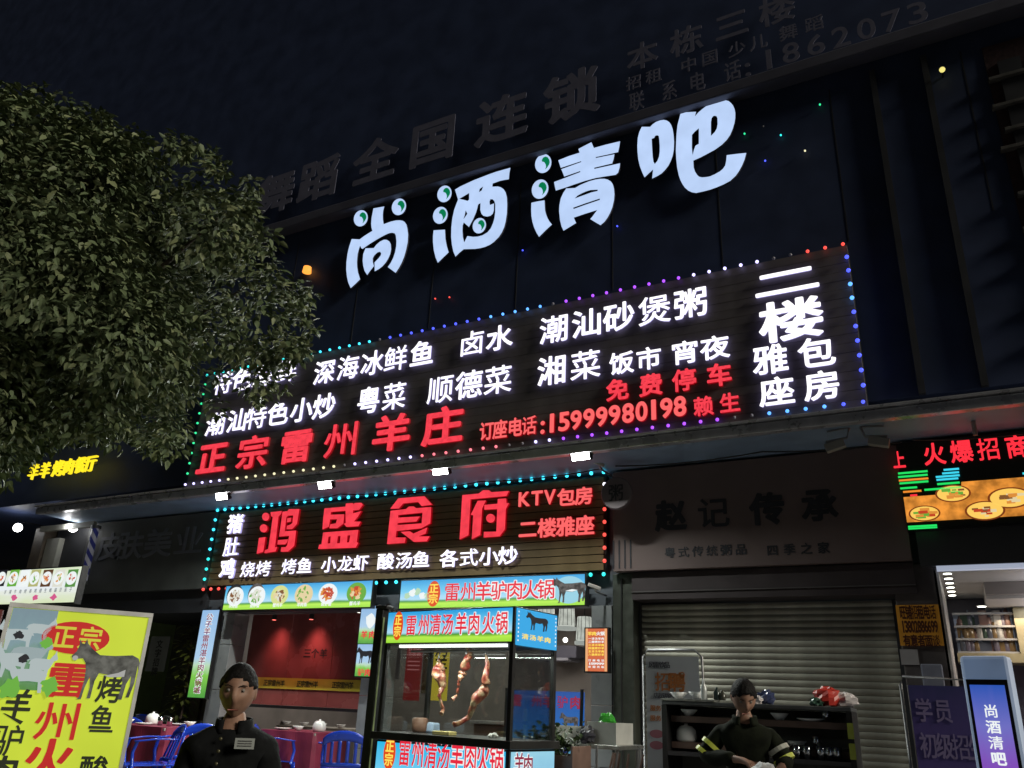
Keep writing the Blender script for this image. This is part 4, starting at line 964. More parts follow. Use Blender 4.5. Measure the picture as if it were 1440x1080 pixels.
row('四季之家', [(1086, 773), (1110, 773), (1134, 772), (1158, 771)], 16, 16, 8.496, zb_, zk, .004, .02)
for k in range(4): box('stripe', zk, at(862 + k * 8, 790, 8.5).x, at(864 + k * 8, 790, 8.5).x, 8.495, 8.4995, 3.09, at(872, 760, 8.5).z, zb_)
p = at(869, 695, 8.2)
rs = thing('round_sign', 'small round unlit sign on an arm at the left end of the faded board', 'sign', p)
M_ = Matrix.Rotation(R_(90), 4, 'X')
G().add(lathe_g([(.17, 0), (.18, .01), (.18, .05), (.17, .06)], 28), 0, M_).make('disc', pm('round_face', (.14, .11, .12), .4, var=.1), rs)
char('粥', rs, 0, -.066, 0, .16, .18, .004, zk, wt=.01); G().add(tube_g([(0, 0, 0), (0, .3, 0)], .012)).make('arm', black, rs)
box('lintel', pm('dark_lintel', (.05, .037, .04), .5, var=.2, scale=3), -3.16, -.36, 8.56, 8.95, 2.76, 3.045, zb_)
box('drip_rail', pm('pale_edge', (.10, .09, .09), .5), -3.16, -.36, 8.548, 8.558, 2.835, 2.845, zb_)
box('upper_panel', facade_d, -3.3, 6, 8.62, 8.9, 3.05, 4.215, zb_)
# pillar between shutter and the bright shop
rp_ = thing('shop_pillar', 'dark pillar between the shutter and the lit shop on the right', 'pillar')
box('shaft', pm('brown_stone', (.10, .085, .085), .5, var=.3, scale=6), -.555, -.17, 8.6, 8.95, TZ, 3.04, rp_, bevel=.01)
ob = thing('orange_banner', 'orange paper banner crowded with dark characters on the pillar', 'banner')
A = at(1259, 851, 8.58); B = at(1325, 908, 8.58)
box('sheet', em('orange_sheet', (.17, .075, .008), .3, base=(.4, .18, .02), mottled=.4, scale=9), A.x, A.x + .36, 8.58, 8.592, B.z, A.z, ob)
ok_ = pm('banner_ink', (.06, .01, .005), .5)
for r_, (s, hh_) in enumerate((('旺铺招租电话', .12), ('13802886699', .10), ('有意者面谈', .10))):
    for k, ch in enumerate(s): char(ch, ob, A.x + .03 + (k + .5) * .30 / len(s), 8.576, A.z - .07 - r_ * .125, .30 / len(s) * .95, hh_, .003, ok_, wt=.03)
pp = thing('paper_notice', 'small pale paper notice stuck below the orange banner', 'notice')
A = at(1265, 913, 8.59); B = at(1293, 935, 8.59); box('sheet', pm('paper', (.35, .33, .34), .7, var=.1), A.x, B.x, 8.59, 8.597, B.z, A.z, pp)
A = at(1305, 932, 8.3); o = box('meter_box', pm('meter_grey', (.22, .23, .3), .5, var=.1), A.x - .07, A.x + .1, 8.45, 8.597, A.z - .25, A.z, bevel=.01); tag(o, 'grey meter box fixed low on the pillar beside the lit shop', 'box')

# ---- LED screen
ls = thing('led_screen', 'red and green led message screen with a food picture under the canopy', 'screen')
sx0_, sx1_ = -.36, 3.0; sz0, sz1 = at(1275, 740, 8.45).z - .04, 4.19
box('cabinet', black, sx0_, sx1_, 8.452, 8.6, sz0, sz1, ls)
box('panel', pm('led_panel', (.006, .012, .008), .5), sx0_ + .02, sx1_ - .02, 8.44, 8.45, sz0 + .02, sz1 - .02, ls)
led_r = em('led_red', (1, .03, .05), 1.1)
row('火爆招商', [(1314, 641), (1352, 635), (1390, 631), (1430, 626)], 34, 33, 8.43, ls, led_r, .008, .022)
c = at(1264, 647, 8.43); char('上', ls, c.x, 8.43, c.z, .1, .17, .008, led_r, wt=.02)
pA, pB = at(1270, 700, 8.43), at(1275, 735, 8.43); zc0, zc1 = at(1300, 733, 8.43).z, at(1360, 677, 8.43).z
x2 = at(1272, 710, 8.43).x
zL = at(1300, 697, 8.43).z
orange_p = em('led_food', (1, .36, .05), .95, mottled=.55, scale=9)
me = contours_mesh('picture', [[(x2, zc0), (2.9, zc0), (2.9, zc1), (at(1352, 678, 8.43).x, zc1), (at(1352, 697, 8.43).x, zL), (x2, zL)]], .006)
o = link('picture', me, ls, (0, 8.434, 0), (R_(90), 0, 0)); set_mats(o, orange_p, orange_p)
brn = em('led_brown', (.25, .05, .01), .8); ylw = em('led_yellow', (1, .62, .12), 1)
for px, py, r_, kinds in ((1300, 722, .10, [0, 1, 3]), (1340, 694, .11, [3, 1, 4]), (1385, 718, .12, [0, 4, 2]), (1420, 700, .13, [2, 1, 4])):
    p = at(px, py, 8.43); shape('plate_picture', [ell((0, 0), .5, .5)], ls, p.x, 8.428, p.z, r_ * 2.7, r_ * 1.5, .0018, brn); shape('plate_picture', [ell((0, 0), .5, .5)], ls, p.x, 8.425, p.z, r_ * 2.4, r_ * 1.3, .0018, ylw)
    g_ = G()
    for i in range(14):
        a_ = random.uniform(0, 6.28); d = r_ * .9 * random.random(); x, z = p.x + d * math.cos(a_), p.z + d * .5 * math.sin(a_); s_ = random.uniform(.012, .03)
        g_.box(x - s_ * 1.4, x + s_ * 1.4, 8.421 - i * .0004, 8.4212 - i * .0004, z - s_ * .5, z + s_ * .5, mi=kinds[i % 3])
    g_.make('food_picture', foodm, ls)['kind'] = 'stuff'
lg = em('led_green', (.02, .9, .15), .9); lc = em('led_cyan', (.05, .7, .9), 1); lo_ = em('led_orange', (1, .3, .03), .9)
for px0, px1, py, m in ((1263, 1305, 666, lg), (1263, 1305, 671, lg), (1264, 1306, 676, lo_), (1265, 1306, 680, lg), (1327, 1349, 661, lc), (1325, 1349, 666, lc), (1316, 1350, 671, lc), (1317, 1348, 675, lc), (1266, 1290, 687, lg), (1318, 1350, 681, lg), (1300, 1352, 689, lg), (1270, 1296, 692, lo_), (1333, 1350, 693, lg), (1277, 1318, 741, lg), (1280, 1290, 697, led_r), (1438, 1445, 666, lc)):
    a_, b_ = at(px0, py, 8.43), at(px1, py, 8.43); box('led_line', m, a_.x, b_.x, 8.425, 8.4295, a_.z - .009, a_.z + .009, ls)
    if px0 == 1277: box('led_line', m, a_.x, b_.x, 8.425, 8.4295, a_.z - .026, a_.z - .012, ls)

# ---- lit shop on the right
rs2 = thing('drinks_shop', 'brightly lit open shop on the right with white ceiling and bottle shelves', 'building')
wpl = pm('white_plaster', (.6, .57, .55), .5, var=.05)
RX = at(1327, 830, 8.6).x
box('canopy_board', pm('shop_fascia', (.05, .05, .055), .5), -.3, 6, 8.5, 8.6, 3.0, 3.36, rs2)
box('ceiling', wpl, RX - .02, 6, 8.62, 13.4, 2.97, 3.03, rs2)
box('front_trim', em('trim_glow', (.55, .62, .8), .55, base=(.5, .5, .5)), RX - .03, 6, 8.50, 8.58, 2.955, 2.995, rs2)
box('side_wall', wpl, RX - .06, RX - .02, 8.6, 13.4, TZ, 2.969, rs2)
box('soffit_step', pm('step_grey', (.3, .27, .26), .5), RX + .35, 6, 9.4, 9.5, 2.85, 2.968, rs2)
box('soffit_step', wpl, RX + .35, 6, 9.51, 10.6, 2.82, 2.968, rs2)
box('rear_wall', pm('rear_dark', (.1, .09, .12), .5), RX - .02, 6, 10.62, 10.7, TZ, 2.968, rs2)
frm = pm('wood_frame', (.35, .3, .18), .45, var=.15, scale=6)
zr0, zr1 = at(1380, 919, 10.2).z, at(1380, 852, 10.2).z; xr0, xr1 = RX + .02, at(1428, 880, 10.2).x
shf = thing('bottle_shelf', 'display shelf full of bottles in a pale wooden frame inside the lit shop', 'shelf')
box('frame', frm, xr0 - .01, xr1, 10.15, 10.6, zr0 - .09, zr0, shf); box('frame', frm, xr1, xr1 + .12, 10.15, 10.6, zr0 - .09, 2.81, shf)
box('backing', em('shelf_back_glow', (.16, .18, .22), .5, base=(.3, .3, .32), mottled=.6, scale=7), xr0, xr1 - .005, 10.59, 10.6, zr0 + .001, 2.81, shf)  # pale glow added to this panel to brighten the shelf from behind
for k in range(4):
    z = zr0 + (2.8 - zr0) * k / 3.4 + .002
    box('board', pm('shelf_white', (.4, .4, .42), .3), xr0, xr1 - .005, 10.2, 10.58, z, z + .02, shf)
bc = [pm('glass_green', (.05, .08, .06), .08), pm('glass_blue', (.08, .09, .12), .08), pm('label_white', (.4, .39, .38), .4), pm('can_red', (.16, .09, .08), .3), pm('tin_purple', (.14, .12, .16), .2), pm('amber', (.18, .12, .06), .1)]
bp = [(.03, 0), (.032, .01), (.032, .12), (.012, .16), (.012, .2)]
boxm_ = mesh_of('packet', *box_g(-.035, .035, -.03, .03, 0, .15), [None])
bmesh_ = mesh_of('bottle', *lathe_g(bp, 10), [None], smooth=True)
for k in range(3):
    z = zr0 + (2.8 - zr0) * k / 3.4 + .023
    for i in range(11):
        bt = random.random() < .78; o = link('bottle' if bt else 'packet', bmesh_ if bt else boxm_, None, (xr0 + .06 + i * (xr1 - xr0 - .1) / 10.5, 10.28 + random.uniform(-.02, .02), z), (0, 0, 0), (random.uniform(.7, 1.25),) * 2 + (random.uniform(.5, 1.15),))
        o.material_slots[0].link = 'OBJECT'; o.material_slots[0].material = random.choice(bc)
        tag(o, ORD[i] + (' item from the left, a bottle, on the ' if bt else ' item from the left, a packet, on the ') + ('lowest', 'middle', 'top')[k] + ' board of the lit display shelf', 'bottle' if bt else 'packet', 'goods on the display shelf')
for k in range(6):
    p = at(1331 + k * 2.2, (813, 825, 835, 844, 853, 866)[k], 8.7 + k * .3)
    o = thing('downlight', ('nearest', 'second nearest', 'third nearest', 'fourth nearest', 'fifth nearest', 'farthest')[k] + ' small downlight in the row along the shop ceiling edge', 'lamp', (RX + .05, 8.72 + k * .3, 2.968), 0, 'downlights along the left edge of the shop ceiling')
    G().add(lathe_g([(.045, -.012), (.045, -.001)], 14)).make('ring', metal_g, o); G().add(lathe_g([(.036, -.016), (.036, -.0125)], 14)).make('lamp_face', em('down_glow', (1, 1, .85), 6), o)
o = thing('downlight', 'single downlight in front of the bottle shelf', 'lamp', (at(1380, 848, 9.9).x, 10.0, 2.819)); G().add(lathe_g([(.05, -.012), (.05, -.001)], 14)).make('ring', metal_g, o); G().add(lathe_g([(.04, -.016), (.04, -.0125)], 14)).make('lamp_face', MATS['down_glow'], o)
l = bpy.data.lights.new('shop_light', 'AREA'); l.energy = 11; l.size = 1.5; l.color = (.95, .95, 1); q = link('shop_light', l, rs2, (1.4, 9.6, 2.6))
q.rotation_euler = (R_(180), 0, 0); l2 = bpy.data.lights.new('shop_light', 'AREA'); l2.energy = 7; l2.size = .8; q = link('shop_light', l2, rs2, (.9, 9.7, 2.8))
l3 = bpy.data.lights.new('shelf_fill', 'AREA'); l3.energy = 5; l3.size = .5; l3.color = (1, .8, .55); q = link('shelf_fill', l3, rs2, (.55, 10.0, 2.7))  # warm fill lamp added at the shelf, has no fixture
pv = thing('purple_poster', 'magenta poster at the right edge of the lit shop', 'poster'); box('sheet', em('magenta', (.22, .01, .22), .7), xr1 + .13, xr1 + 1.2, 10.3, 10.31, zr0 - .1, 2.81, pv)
cs = thing('drinks_counter', 'counter stacked with dark packets at the right edge inside the shop', 'counter')
box('body', pm('counter_dark', (.08, .06, .12), .5), RX + .5, 4, 9.7, 10.1, TZ, 1.45, cs)
for k in range(14):
    x = RX + .55 + k * .1; z_ = 1.451; o = box('packet', random.choice([bc[3], bc[4], bc[1], bc[2]]), x, x + .08, 9.74, 9.8, z_, z_ + random.uniform(.12, .2), None, bevel=.004)
    tag(o, ORD[k] + ' small upright packet from the left on the shop counter', 'packet', 'packets on the shop counter')

# ================================================================ THINGS ON THE TERRACE
# recruitment stand
A, B = at(905, 918, 7.6), at(985, 918, 7.6)
rs3 = thing('recruitment_board', 'white recruitment poster in a wire stand before the shutter', 'sign')
A.x += .02
pw = pm('poster_white', (.38, .40, .45), .5, var=.08, scale=2)
zt_a = A.z - .03
box('poster', pw, A.x, B.x - .02, 7.6, 7.605, TZ + .1, zt_a, rs3)
G().add(tube_g([(A.x - .03, 7.61, TZ), (A.x - .03, 7.61, zt_a), (A.x + .02, 7.61, zt_a + .06), (B.x - .06, 7.61, zt_a + .06), (B.x + .01, 7.61, zt_a), (B.x + .01, 7.61, TZ)], .011)).make('frame', metal_g, rs3, smooth=True)
G().add(tube_g([(A.x, 7.62, zt_a), (A.x + .02, 7.95, TZ)], .009)).add(tube_g([(B.x, 7.62, zt_a), (B.x, 7.95, TZ)], .009)).make('rear_leg', metal_g, rs3)
org = pm('orange_ink', (.35, .12, .03), .5); gr_ = pm('grey_ink', (.06, .06, .08), .5)
row('招聘', [(932, 959), (952, 960)], 21, 26, 7.594, rs3, org, .003, .03)
row('风雷饮品', [(916, 936), (923, 935), (931, 935), (938, 934)], 8, 9, 7.594, rs3, gr_, .003, .02)
row('店员两名', [(923, 979), (930, 979), (937, 978), (944, 978)], 8, 8, 7.594, rs3, gr_, .003, .02)
o_ = at(959, 949, 7.59); shape('ring_mark', [ell((0, 0), .5, .5), ell((0, 0), .32, .32)], rs3, o_.x, 7.594, o_.z, .05, .05, .003, org)
for px, py in ((921, 996), (921, 1010)):
    row('服务', [(px - 3, py), (px + 5, py)], 7, 8, 7.594, rs3, org, .003, .02)
for py in (1032, 1048):
    c = at(923, py, 7.59); shape('pill_mark', [ell((0, 0), .5, .5)], rs3, c.x, 7.596, c.z, .13, .07, .002, pm('dull_pink', (.3, .1, .14), .5))
# cart
KX, KY = at(930, 985, 6.95).x, 6.95; KB = at(1195, 990, 6.95).x
kt = thing('serving_cart', 'long black open shelved serving cart in front of the shutter', 'cart', (KX, KY, TZ), R_(2))
KL = KB - KX; KH = at(930, 985, 6.95).z - TZ
alu = pm('brushed_steel', (.38, .38, .36), .3, .8, var=.2, scale=14); wd = pm('dark_wood', (.16, .10, .08), .5, var=.3, scale=6)
G().box(0, KL, 0, .5, KH - .03, KH).make('top', pm('dark_top', (.10, .105, .11), .35, .4, var=.2), kt, bevel=.006)
G().box(-.005, KL * .30, -.008, .2, KH + .001, KH + .02).make('steel_edge', alu, kt, bevel=.004)
G().box(0, KL, .46, .5, .1, KH - .031).make('back_panel', pm('cart_back', (.06, .06, .055), .5, var=.4, scale=5), kt)
for z in (KH - .16, KH - .36): G().box(.042, KL - .042, .12, .45, z, z + .05).make('shelf', wd, kt, bevel=.004)
LZ = at(1140, 1069, 6.95).z - TZ
G().box(.042, KL - .042, .0, .45, LZ - .03, LZ).make('lower_shelf', pm('steel_dark', (.08, .08, .09), .3, .6), kt)
for x in (0, KL - .04): G().box(x, x + .04, 0, .45, 0, KH - .031).make('post', black, kt)
for k in range(2): G().box(KL - .041 , KL + .002, -.004, .0, KH - .36 + k * .14 , KH - .25 + k * .14).make('tape', pm('yellow_green_tape', (.3, .34, .05), .5), kt)
def on_cart(dx, dy, dz): return Vector((KX, KY, TZ + dz)) + Matrix.Rotation(R_(2), 3, 'Z') @ Vector((dx, dy, 0))
for k, (px, r_) in enumerate(((1119, .034), (1133, .036), (1153, .032), (1165, .032), (1176, .028))):
    o = dish('steel_cup', 'shiny steel cup on the lower cart shelf, ' + ('leftmost', 'second from left', 'third from left', 'fourth from left', 'rightmost')[k] + ' in its row', on_cart(at(px, 1060, 7.0).x - KX, .08, LZ + .001), 'cup', 'cup')
for k, (fx, dz_, kd, lab) in enumerate(((.12, -.11, 'bowl', 'white bowl at the left end of the upper cart shelf'), (.62, -.11, 'bowl', 'white bowl right of the middle on the upper cart shelf'), (.78, -.11, 'plate', 'white plate near the right end of the upper cart shelf'), (.86, -.11, 'cup', 'steel cup near the right end of the upper cart shelf'),
        (.10, -.309, 'pot', 'white teapot at the left end of the middle cart shelf'), (.56, -.309, 'cup', 'steel cup in the middle of the middle cart shelf'), (.70, -.309, 'bowl', 'white bowl on the right half of the middle cart shelf'), (.80, -.309, 'cup', 'steel cup at the right of the middle cart shelf'), (.88, -.309, 'plate', 'white plate at the right end of the middle cart shelf'))):
    dish(dict(bowl='bowl', plate='plate', cup='steel_cup', pot='teapot')[kd], lab, on_cart(KL * fx, .2, KH + dz_ + .001), kd, 'tableware')
# bags and clutter on the cart
def crumple(name, lab, cat, loc, size, mat, seed=0):
    rr = random.Random(seed); g_ = sphere_g((0, 0, 0), (.5, .5, .5), 14, 10); v = []
    for x, y, z in g_[0]:
        q = 1 + rr.uniform(-.22, .22); v.append((x * q * size[0], y * q * size[1], max(-.35, z) * q * size[2] + .35 * size[2]))
    zmin = min(p[2] for p in v); v = [(a, b, c - zmin) for a, b, c in v]
    o = G().add((v, g_[1])).make(name, mat, smooth=False, loc=loc); return tag(o, lab, cat)
crumple('red_bag', 'crumpled red plastic bag on the right end of the cart', 'bag', on_cart(at(1160, 985, 7).x - KX, .2, KH + .001), (.2, .2, .16), pm('red_plastic', (.45, .03, .02), .35), 1)
crumple('white_bag', 'white plastic bag behind the red bag on the cart', 'bag', on_cart(at(1182, 985, 7).x - KX, .26, KH + .001), (.2, .16, .12), pm('white_plastic', (.55, .5, .5), .35), 2)
crumple('dark_bag', 'small dark green bag left of the red bag on the cart', 'bag', on_cart(at(1146, 988, 7).x - KX, .1, KH + .001), (.1, .1, .07), pm('dark_green_plastic', (.02, .06, .04), .3), 3)
crumple('blue_bag', 'dark blue bag on the cart just right of the cook', 'bag', on_cart(at(1073, 988, 7).x - KX, .2, KH + .001), (.14, .12, .12), pm('navy_plastic', (.03, .04, .10), .3), 4)
crumple('paper_bag', 'small pale paper bag on the cart beside the cook', 'bag', on_cart(at(1059, 990, 7).x - KX, .12, KH + .001), (.12, .1, .07), MATS['white_plastic'], 5)
dish('bowl', 'white bowl on the steel end of the cart', on_cart(at(972, 985, 7).x - KX, .25, KH + .03), 'bowl', 'bowl')
for k, (px, c_, hgt) in enumerate(((986, (.4, .42, .42), .16), (1004, (.02, .03, .03), .10), (1012, (.05, .05, .04), .08))):
    o = G().add(lathe_g([(.025, 0), (.027, .01), (.027, hgt * .6), (.01, hgt * .8), (.01, hgt)], 12)).make('sauce_bottle', pm('sauce%d' % k, c_, .2), smooth=True, loc=on_cart(at(px, 985, 7).x - KX, .15, KH + .021 if px < 1000 else KH + .021)); tag(o, ('tall pale', 'short black', 'shortest dark')[k] + ' sauce bottle on the cart left of the cook', 'bottle')
dish('bowl', 'small bowl on the cart near the white poster', on_cart(at(948, 985, 7).x - KX, .2, KH + .021), 'bowl', 'bowl')

# clutter table right of the case
ct = thing('prep_table', 'small folding table crowded with trays right of the meat case', 'table', (at(825, 1040, 6.6).x, 6.6, TZ))
hz = at(825, 1046, 6.4).z - TZ
G().box(-.42, .38, -.25, .3, hz - .03, hz).make('tabletop', alu, ct, bevel=.004)
for a in (-.38, .34):
    for b in (-.2, .26): G().add(tube_g([(a, b, 0), (a, b, hz - .03)], .014)).make('leg', metal_g, ct)
cxx = at(825, 1040, 6.6).x
def tray(name, lab, px, Y, w_, d_, h_, mat, rz=0, dz=0):
    g_ = G(); t_ = .012
    g_.box(-w_ / 2, w_ / 2, -d_ / 2, d_ / 2, 0, t_); g_.box(-w_ / 2, w_ / 2, -d_ / 2, -d_ / 2 + t_, t_ , h_); g_.box(-w_ / 2, w_ / 2, d_ / 2 - t_, d_ / 2, t_, h_)
    g_.box(-w_ / 2, -w_ / 2 + t_, -d_ / 2 + t_, d_ / 2 - t_, t_, h_); g_.box(w_ / 2 - t_, w_ / 2, -d_ / 2 + t_, d_ / 2 - t_, t_, h_)
    o = g_.make(name, mat, loc=(at(px, 1040, Y).x, Y, TZ + hz + .001 + dz), rot=(0, 0, rz)); return tag(o, lab, 'tray')
foam = pm('foam', (.42, .43, .40), .6, var=.1)
tray('foam_tray', 'pale foam tray heaped on the left of the prep table', 800, 6.5, .28, .3, .12, foam, .2)
tray('foam_box', 'open white foam box at the right end of the prep table', 858, 6.62, .26, .3, .16, pm('foam_w', (.42, .42, .40), .5, var=.1), -.1)
crumple('green_bag', 'bright green plastic bag on top of the foam box', 'bag', (at(854, 1030, 6.6).x, 6.6, TZ + hz + .12), (.14, .14, .12), pm('green_plastic', (.04, .32, .03), .3), 8)
crumple('orange_fruit', 'orange bundle under the front of the prep table', 'food', (at(793, 1070, 6.2).x, 6.2, TZ + .62), (.13, .13, .13), pm('orange_thing', (.45, .13, .02), .4), 9)
crumple('dark_bundle', 'dark crumpled bundle hanging between the trays', 'bag', (at(825, 1040, 6.4).x, 6.4, TZ + hz + .001), (.12, .14, .14), pm('dark_cloth', (.02, .02, .03), .5), 10)
stl = thing('stool', 'low stool carrying the orange bundle in front of the prep table', 'stool', (at(793, 1070, 6.2).x, 6.2, TZ))
G().box(-.17, .17, -.13, .13, .58, .619).make('seat', wd, stl, bevel=.01)
for a in (-.13, .13):
    for b in (-.1, .1): G().add(tube_g([(a, b, 0), (a, b, .58)], .015)).make('leg', wd, stl)
# leafy greens heap, in a crate
crate = thing('vegetable_crate', 'crate heaped with dark leafy greens at the bottom edge right of the case', 'crate', (at(775, 1078, 5.7).x, 5.7, TZ + .002))
for k in range(6): G().box(-.22, .22, -.16, -.145, .05 + k * .14, .14 + k * .14).make('slat', wd, crate); 
for k in range(6): G().box(-.22, .22, .145, .16, .05 + k * .14, .14 + k * .14).make('slat', wd, crate)
for s in (-1, 1): G().box(s * .22 - .0, s * .22 + s * .015, -.16, .16, 0, .9).make('end_board', wd, crate)
lv = G(); rr = random.Random(3)
for k in range(380):
    a, b, c = rr.gauss(0, .10), rr.gauss(0, .07), .86 + abs(rr.gauss(0, .07)); s_ = rr.uniform(.03, .06); M_ = Matrix.Translation((a, b, c)) @ Matrix.Rotation(rr.uniform(0, 6.28), 4, 'Z') @ Matrix.Rotation(rr.uniform(-1.2, 1.2), 4, 'X')
    lv.add(([(0, 0, 0), (s_ * .4, s_ * .5, .01), (0, s_, 0), (-s_ * .4, s_ * .5, .01)], [(0, 1, 2, 3)]), 0, M_)
tag(lv.make('leafy_greens', pm('greens', (.035, .06, .02), .4, var=.4, scale=10), loc=(crate.location.x, 5.7, TZ)), 'heap of dark leafy greens lying on the crate', 'vegetables', kind='stuff')
# hand trolley / parked bicycle basket
bs = thing('wire_trolley', 'wire shopping trolley basket with sticks at the foot of the foam box', 'trolley', (at(858, 1068, 6.0).x, 6.0, TZ))
g_ = G()
for k in range(7):
    x = -.2 + k * .066; g_.add(tube_g([(x, -.14, .35), (x * 1.1, -.17, .72)], .004, 5)); g_.add(tube_g([(x, .14, .35), (x * 1.1, .17, .72)], .004, 5))
for z, s in ((.35, 1), (.53, 1.06), (.72, 1.1)):
    g_.add(tube_g([(-.2 * s, -.14 * s, z), (.2 * s, -.14 * s, z), (.2 * s, .14 * s, z), (-.2 * s, .14 * s, z), (-.2 * s, -.14 * s, z)], .006, 6))
g_.make('basket', metal_g, bs)
for a in (-.17, .17):
    G().add(tube_g([(a, .12, .08), (a, .16, .9)], .01)).make('upright', metal_g, bs); G().add(lathe_g([(.05, -.01), (.06, 0), (.05, .01)], 16), 0, Matrix.Translation((a, .12, .063)) @ Matrix.Rotation(R_(90), 4, 'Y')).make('wheel', black, bs)
for k in range(5): o = G().add(tube_g([(0, 0, 0), (random.uniform(-.15, .15), random.uniform(-.03, .1), .5)], .008, 6)).make('wooden_stick', wd, loc=(bs.location.x - .12 + k * .06, 6.0, TZ + .36)); tag(o, ORD[k] + ' thin wooden stick from the left in the wire trolley', 'stick', 'sticks in the wire trolley')

# purple chalk board and tall purple light box
def framed(name, lab, cat): return thing(name, lab, cat)
A, B = at(1271, 953, 6.9), at(1345, 960, 6.9)
pb_ = thing('purple_board', 'tall dim purple poster board in a wire stand before the pillar', 'sign')
W0 = .46; xa, xb, zt_p = A.x + .02, A.x + .02 + W0, A.z - .05
box('poster', ramp_em('purple_print', [(0, (.04, .03, .12)), (.5, (.12, .08, .3)), (.8, (.10, .07, .26)), (1, (.06, .06, .2))], 'Z', 1, .3, 5, emit=False), xa, xb, 6.9, 6.906, TZ + .1, zt_p, pb_)
G().add(tube_g([(xa - .05, 6.92, TZ), (xa - .05, 6.92, zt_p), (xa - .03, 6.92, zt_p + .06), (xb + .01, 6.92, zt_p + .04), (xb + .02, 6.92, TZ)], .010)).make('frame', metal_g, pb_, smooth=True)
G().add(tube_g([(xa, 6.93, zt_p), (xa, 7.3, TZ)], .009)).add(tube_g([(xb, 6.93, zt_p), (xb, 7.3, TZ)], .009)).make('rear_leg', metal_g, pb_)
pi_ = pm('pale_purple_ink', (.28, .22, .42), .5)
for r_, (s, hgt, dz) in enumerate((('学员', .15, .17), ('初级招生', .16, .40), ('晚上班', .12, .62), ('报名', .12, .78))):
    for k, ch in enumerate(s): char(ch, pb_, xa + W0 * (.18 + k * (.22 if len(s) > 2 else .27)), 6.894, zt_p - dz, .10, hgt, .003, pi_, wt=.02)
vb = thing('bar_light_box', 'tall narrow blue and purple lit box with the bar name in white', 'sign', (at(1388, 965, 5.6).x, 5.6, 0), R_(-12))
zv = at(1385, 958, 5.6).z
G().box(-.125, .125, .012, .13, .12 + .003, zv + .14).make('case', em('pale_case', (.22, .33, .55), .35, base=(.5, .55, .65), mottled=.4, scale=2), vb, bevel=.02)
G().box(-.105, .105, .001, .011, .3, zv + .01).make('frame', black, vb)
G().box(-.088, .088, -.006, 0, .35, zv - .02).make('face', ramp_em('bar_print', [(0, (.05, .1, .7)), (.45, (.12, .14, .75)), (.72, (.35, .12, .75)), (.86, (.25, .25, .85)), (1, (.04, .14, .7))], 'Z', .62, .06, 3), vb)
zz = [at(1384, y, 5.6).z for y in (1000, 1022, 1044, 1066)]
for ch, z in zip('尚酒清吧', zz): char(ch, vb, .0, -.010, z, .066, .066, .003, photo_w, wt=.03)

# ================================================================ LEFT SIDE
YLf = 8.5
bs2 = thing('beauty_shop_sign', 'dim unlit sign board with raised characters left of the lit restaurant sign', 'sign')
A, B = at(128, 735, YLf), at(300, 705, YLf)
box('board', pm('beauty_board', (.10, .105, .10), .5, var=.25, scale=2), A.x, lx0 - .06, YLf, YLf + .1, 3.05, 4.19, bs2)
row('皮肤美业', [(152, 775), (182, 768), (222, 762), (266, 756)], 40, 40, YLf - .012, bs2, pm('raised_grey', (.16, .17, .2), .45), .012, .02)
box('lower_beam', facade_d, A.x - 1, lx0 - .06, YLf + .1, YLf + .3, 2.72, 4.215, bs2)
sx = thing('side_shop', 'dark neighbouring shop front left of the restaurant', 'building')
box('wall', pm('side_wall_dark', (.05, .05, .045), .6, var=.4, scale=4), -12.2, -9.76, 10.2, 10.3, TZ, 2.72, sx)
box('ceiling', facade_d, -12.2, -9.76, 8.8, 10.2, 2.72, 2.78, sx)
for k in range(5): box('shelf', wd, -11.4 + k * .28, -11.18 + k * .28, 10.1, 10.198, 1.0, 2.3, sx)
nb_ = thing('notice_board', 'pale upright notice with dark characters in the dim side shop', 'notice')
A, B = at(222, 895, 9.4), at(246, 945, 9.4)
box('sheet', pm('notice_paper', (.22, .23, .23), .6, var=.1), A.x - .15, A.x + .3, 9.4, 9.41, B.z, A.z, nb_)
for k, ch in enumerate('文字招牌'): char(ch, nb_, A.x + .08, 9.396, A.z - .12 - k * .14, .13, .12, .003, ink, wt=.02)
plant = thing('potted_plant', 'tall dim yellow green leafy plant between the notice and the upright light box', 'plant', (at(262, 950, 9.0).x, 9.0, TZ))
G().add(lathe_g([(.13, 0), (.17, .3), (.16, .31), (.14, .27), (.001, .26)], 18)).make('pot', pm('pot', (.12, .07, .05), .5), plant, smooth=True)
G().add(tube_g([(0, 0, .25), (.03, .02, .9), (-.02, 0, 1.9)], [.02, .015, .008])).make('stem', wd, plant)
def leaf_g(s, M_):
    p = [(0, 0, 0), (s * .28, s * .3, s * .03), (s * .2, s * .75, s * .01), (0, s * 1.1, -s * .08), (-s * .2, s * .75, s * .01), (-s * .28, s * .3, s * .03), (0, s * .45, -s * .03)]
    return [tuple(M_ @ Vector(q)) for q in p], [(0, 1, 6), (1, 2, 6), (2, 3, 6), (3, 4, 6), (4, 5, 6), (5, 0, 6)]
lv = G()
for k in range(260):
    z = rr.uniform(.5, 2.1); a = rr.uniform(0, 6.28); d = rr.uniform(0, .2)
    lv.add(leaf_g(rr.uniform(.09, .15), Matrix.Translation((d * math.cos(a), d * math.sin(a), z)) @ Matrix.Rotation(a - 1.57 + rr.uniform(-.5, .5), 4, 'Z') @ Matrix.Rotation(rr.uniform(-.9, .4), 4, 'X')))
lv.make('foliage', pm('plant_leaf', (.09, .10, .015), .4, var=.4, scale=5), plant)['kind'] = 'stuff'

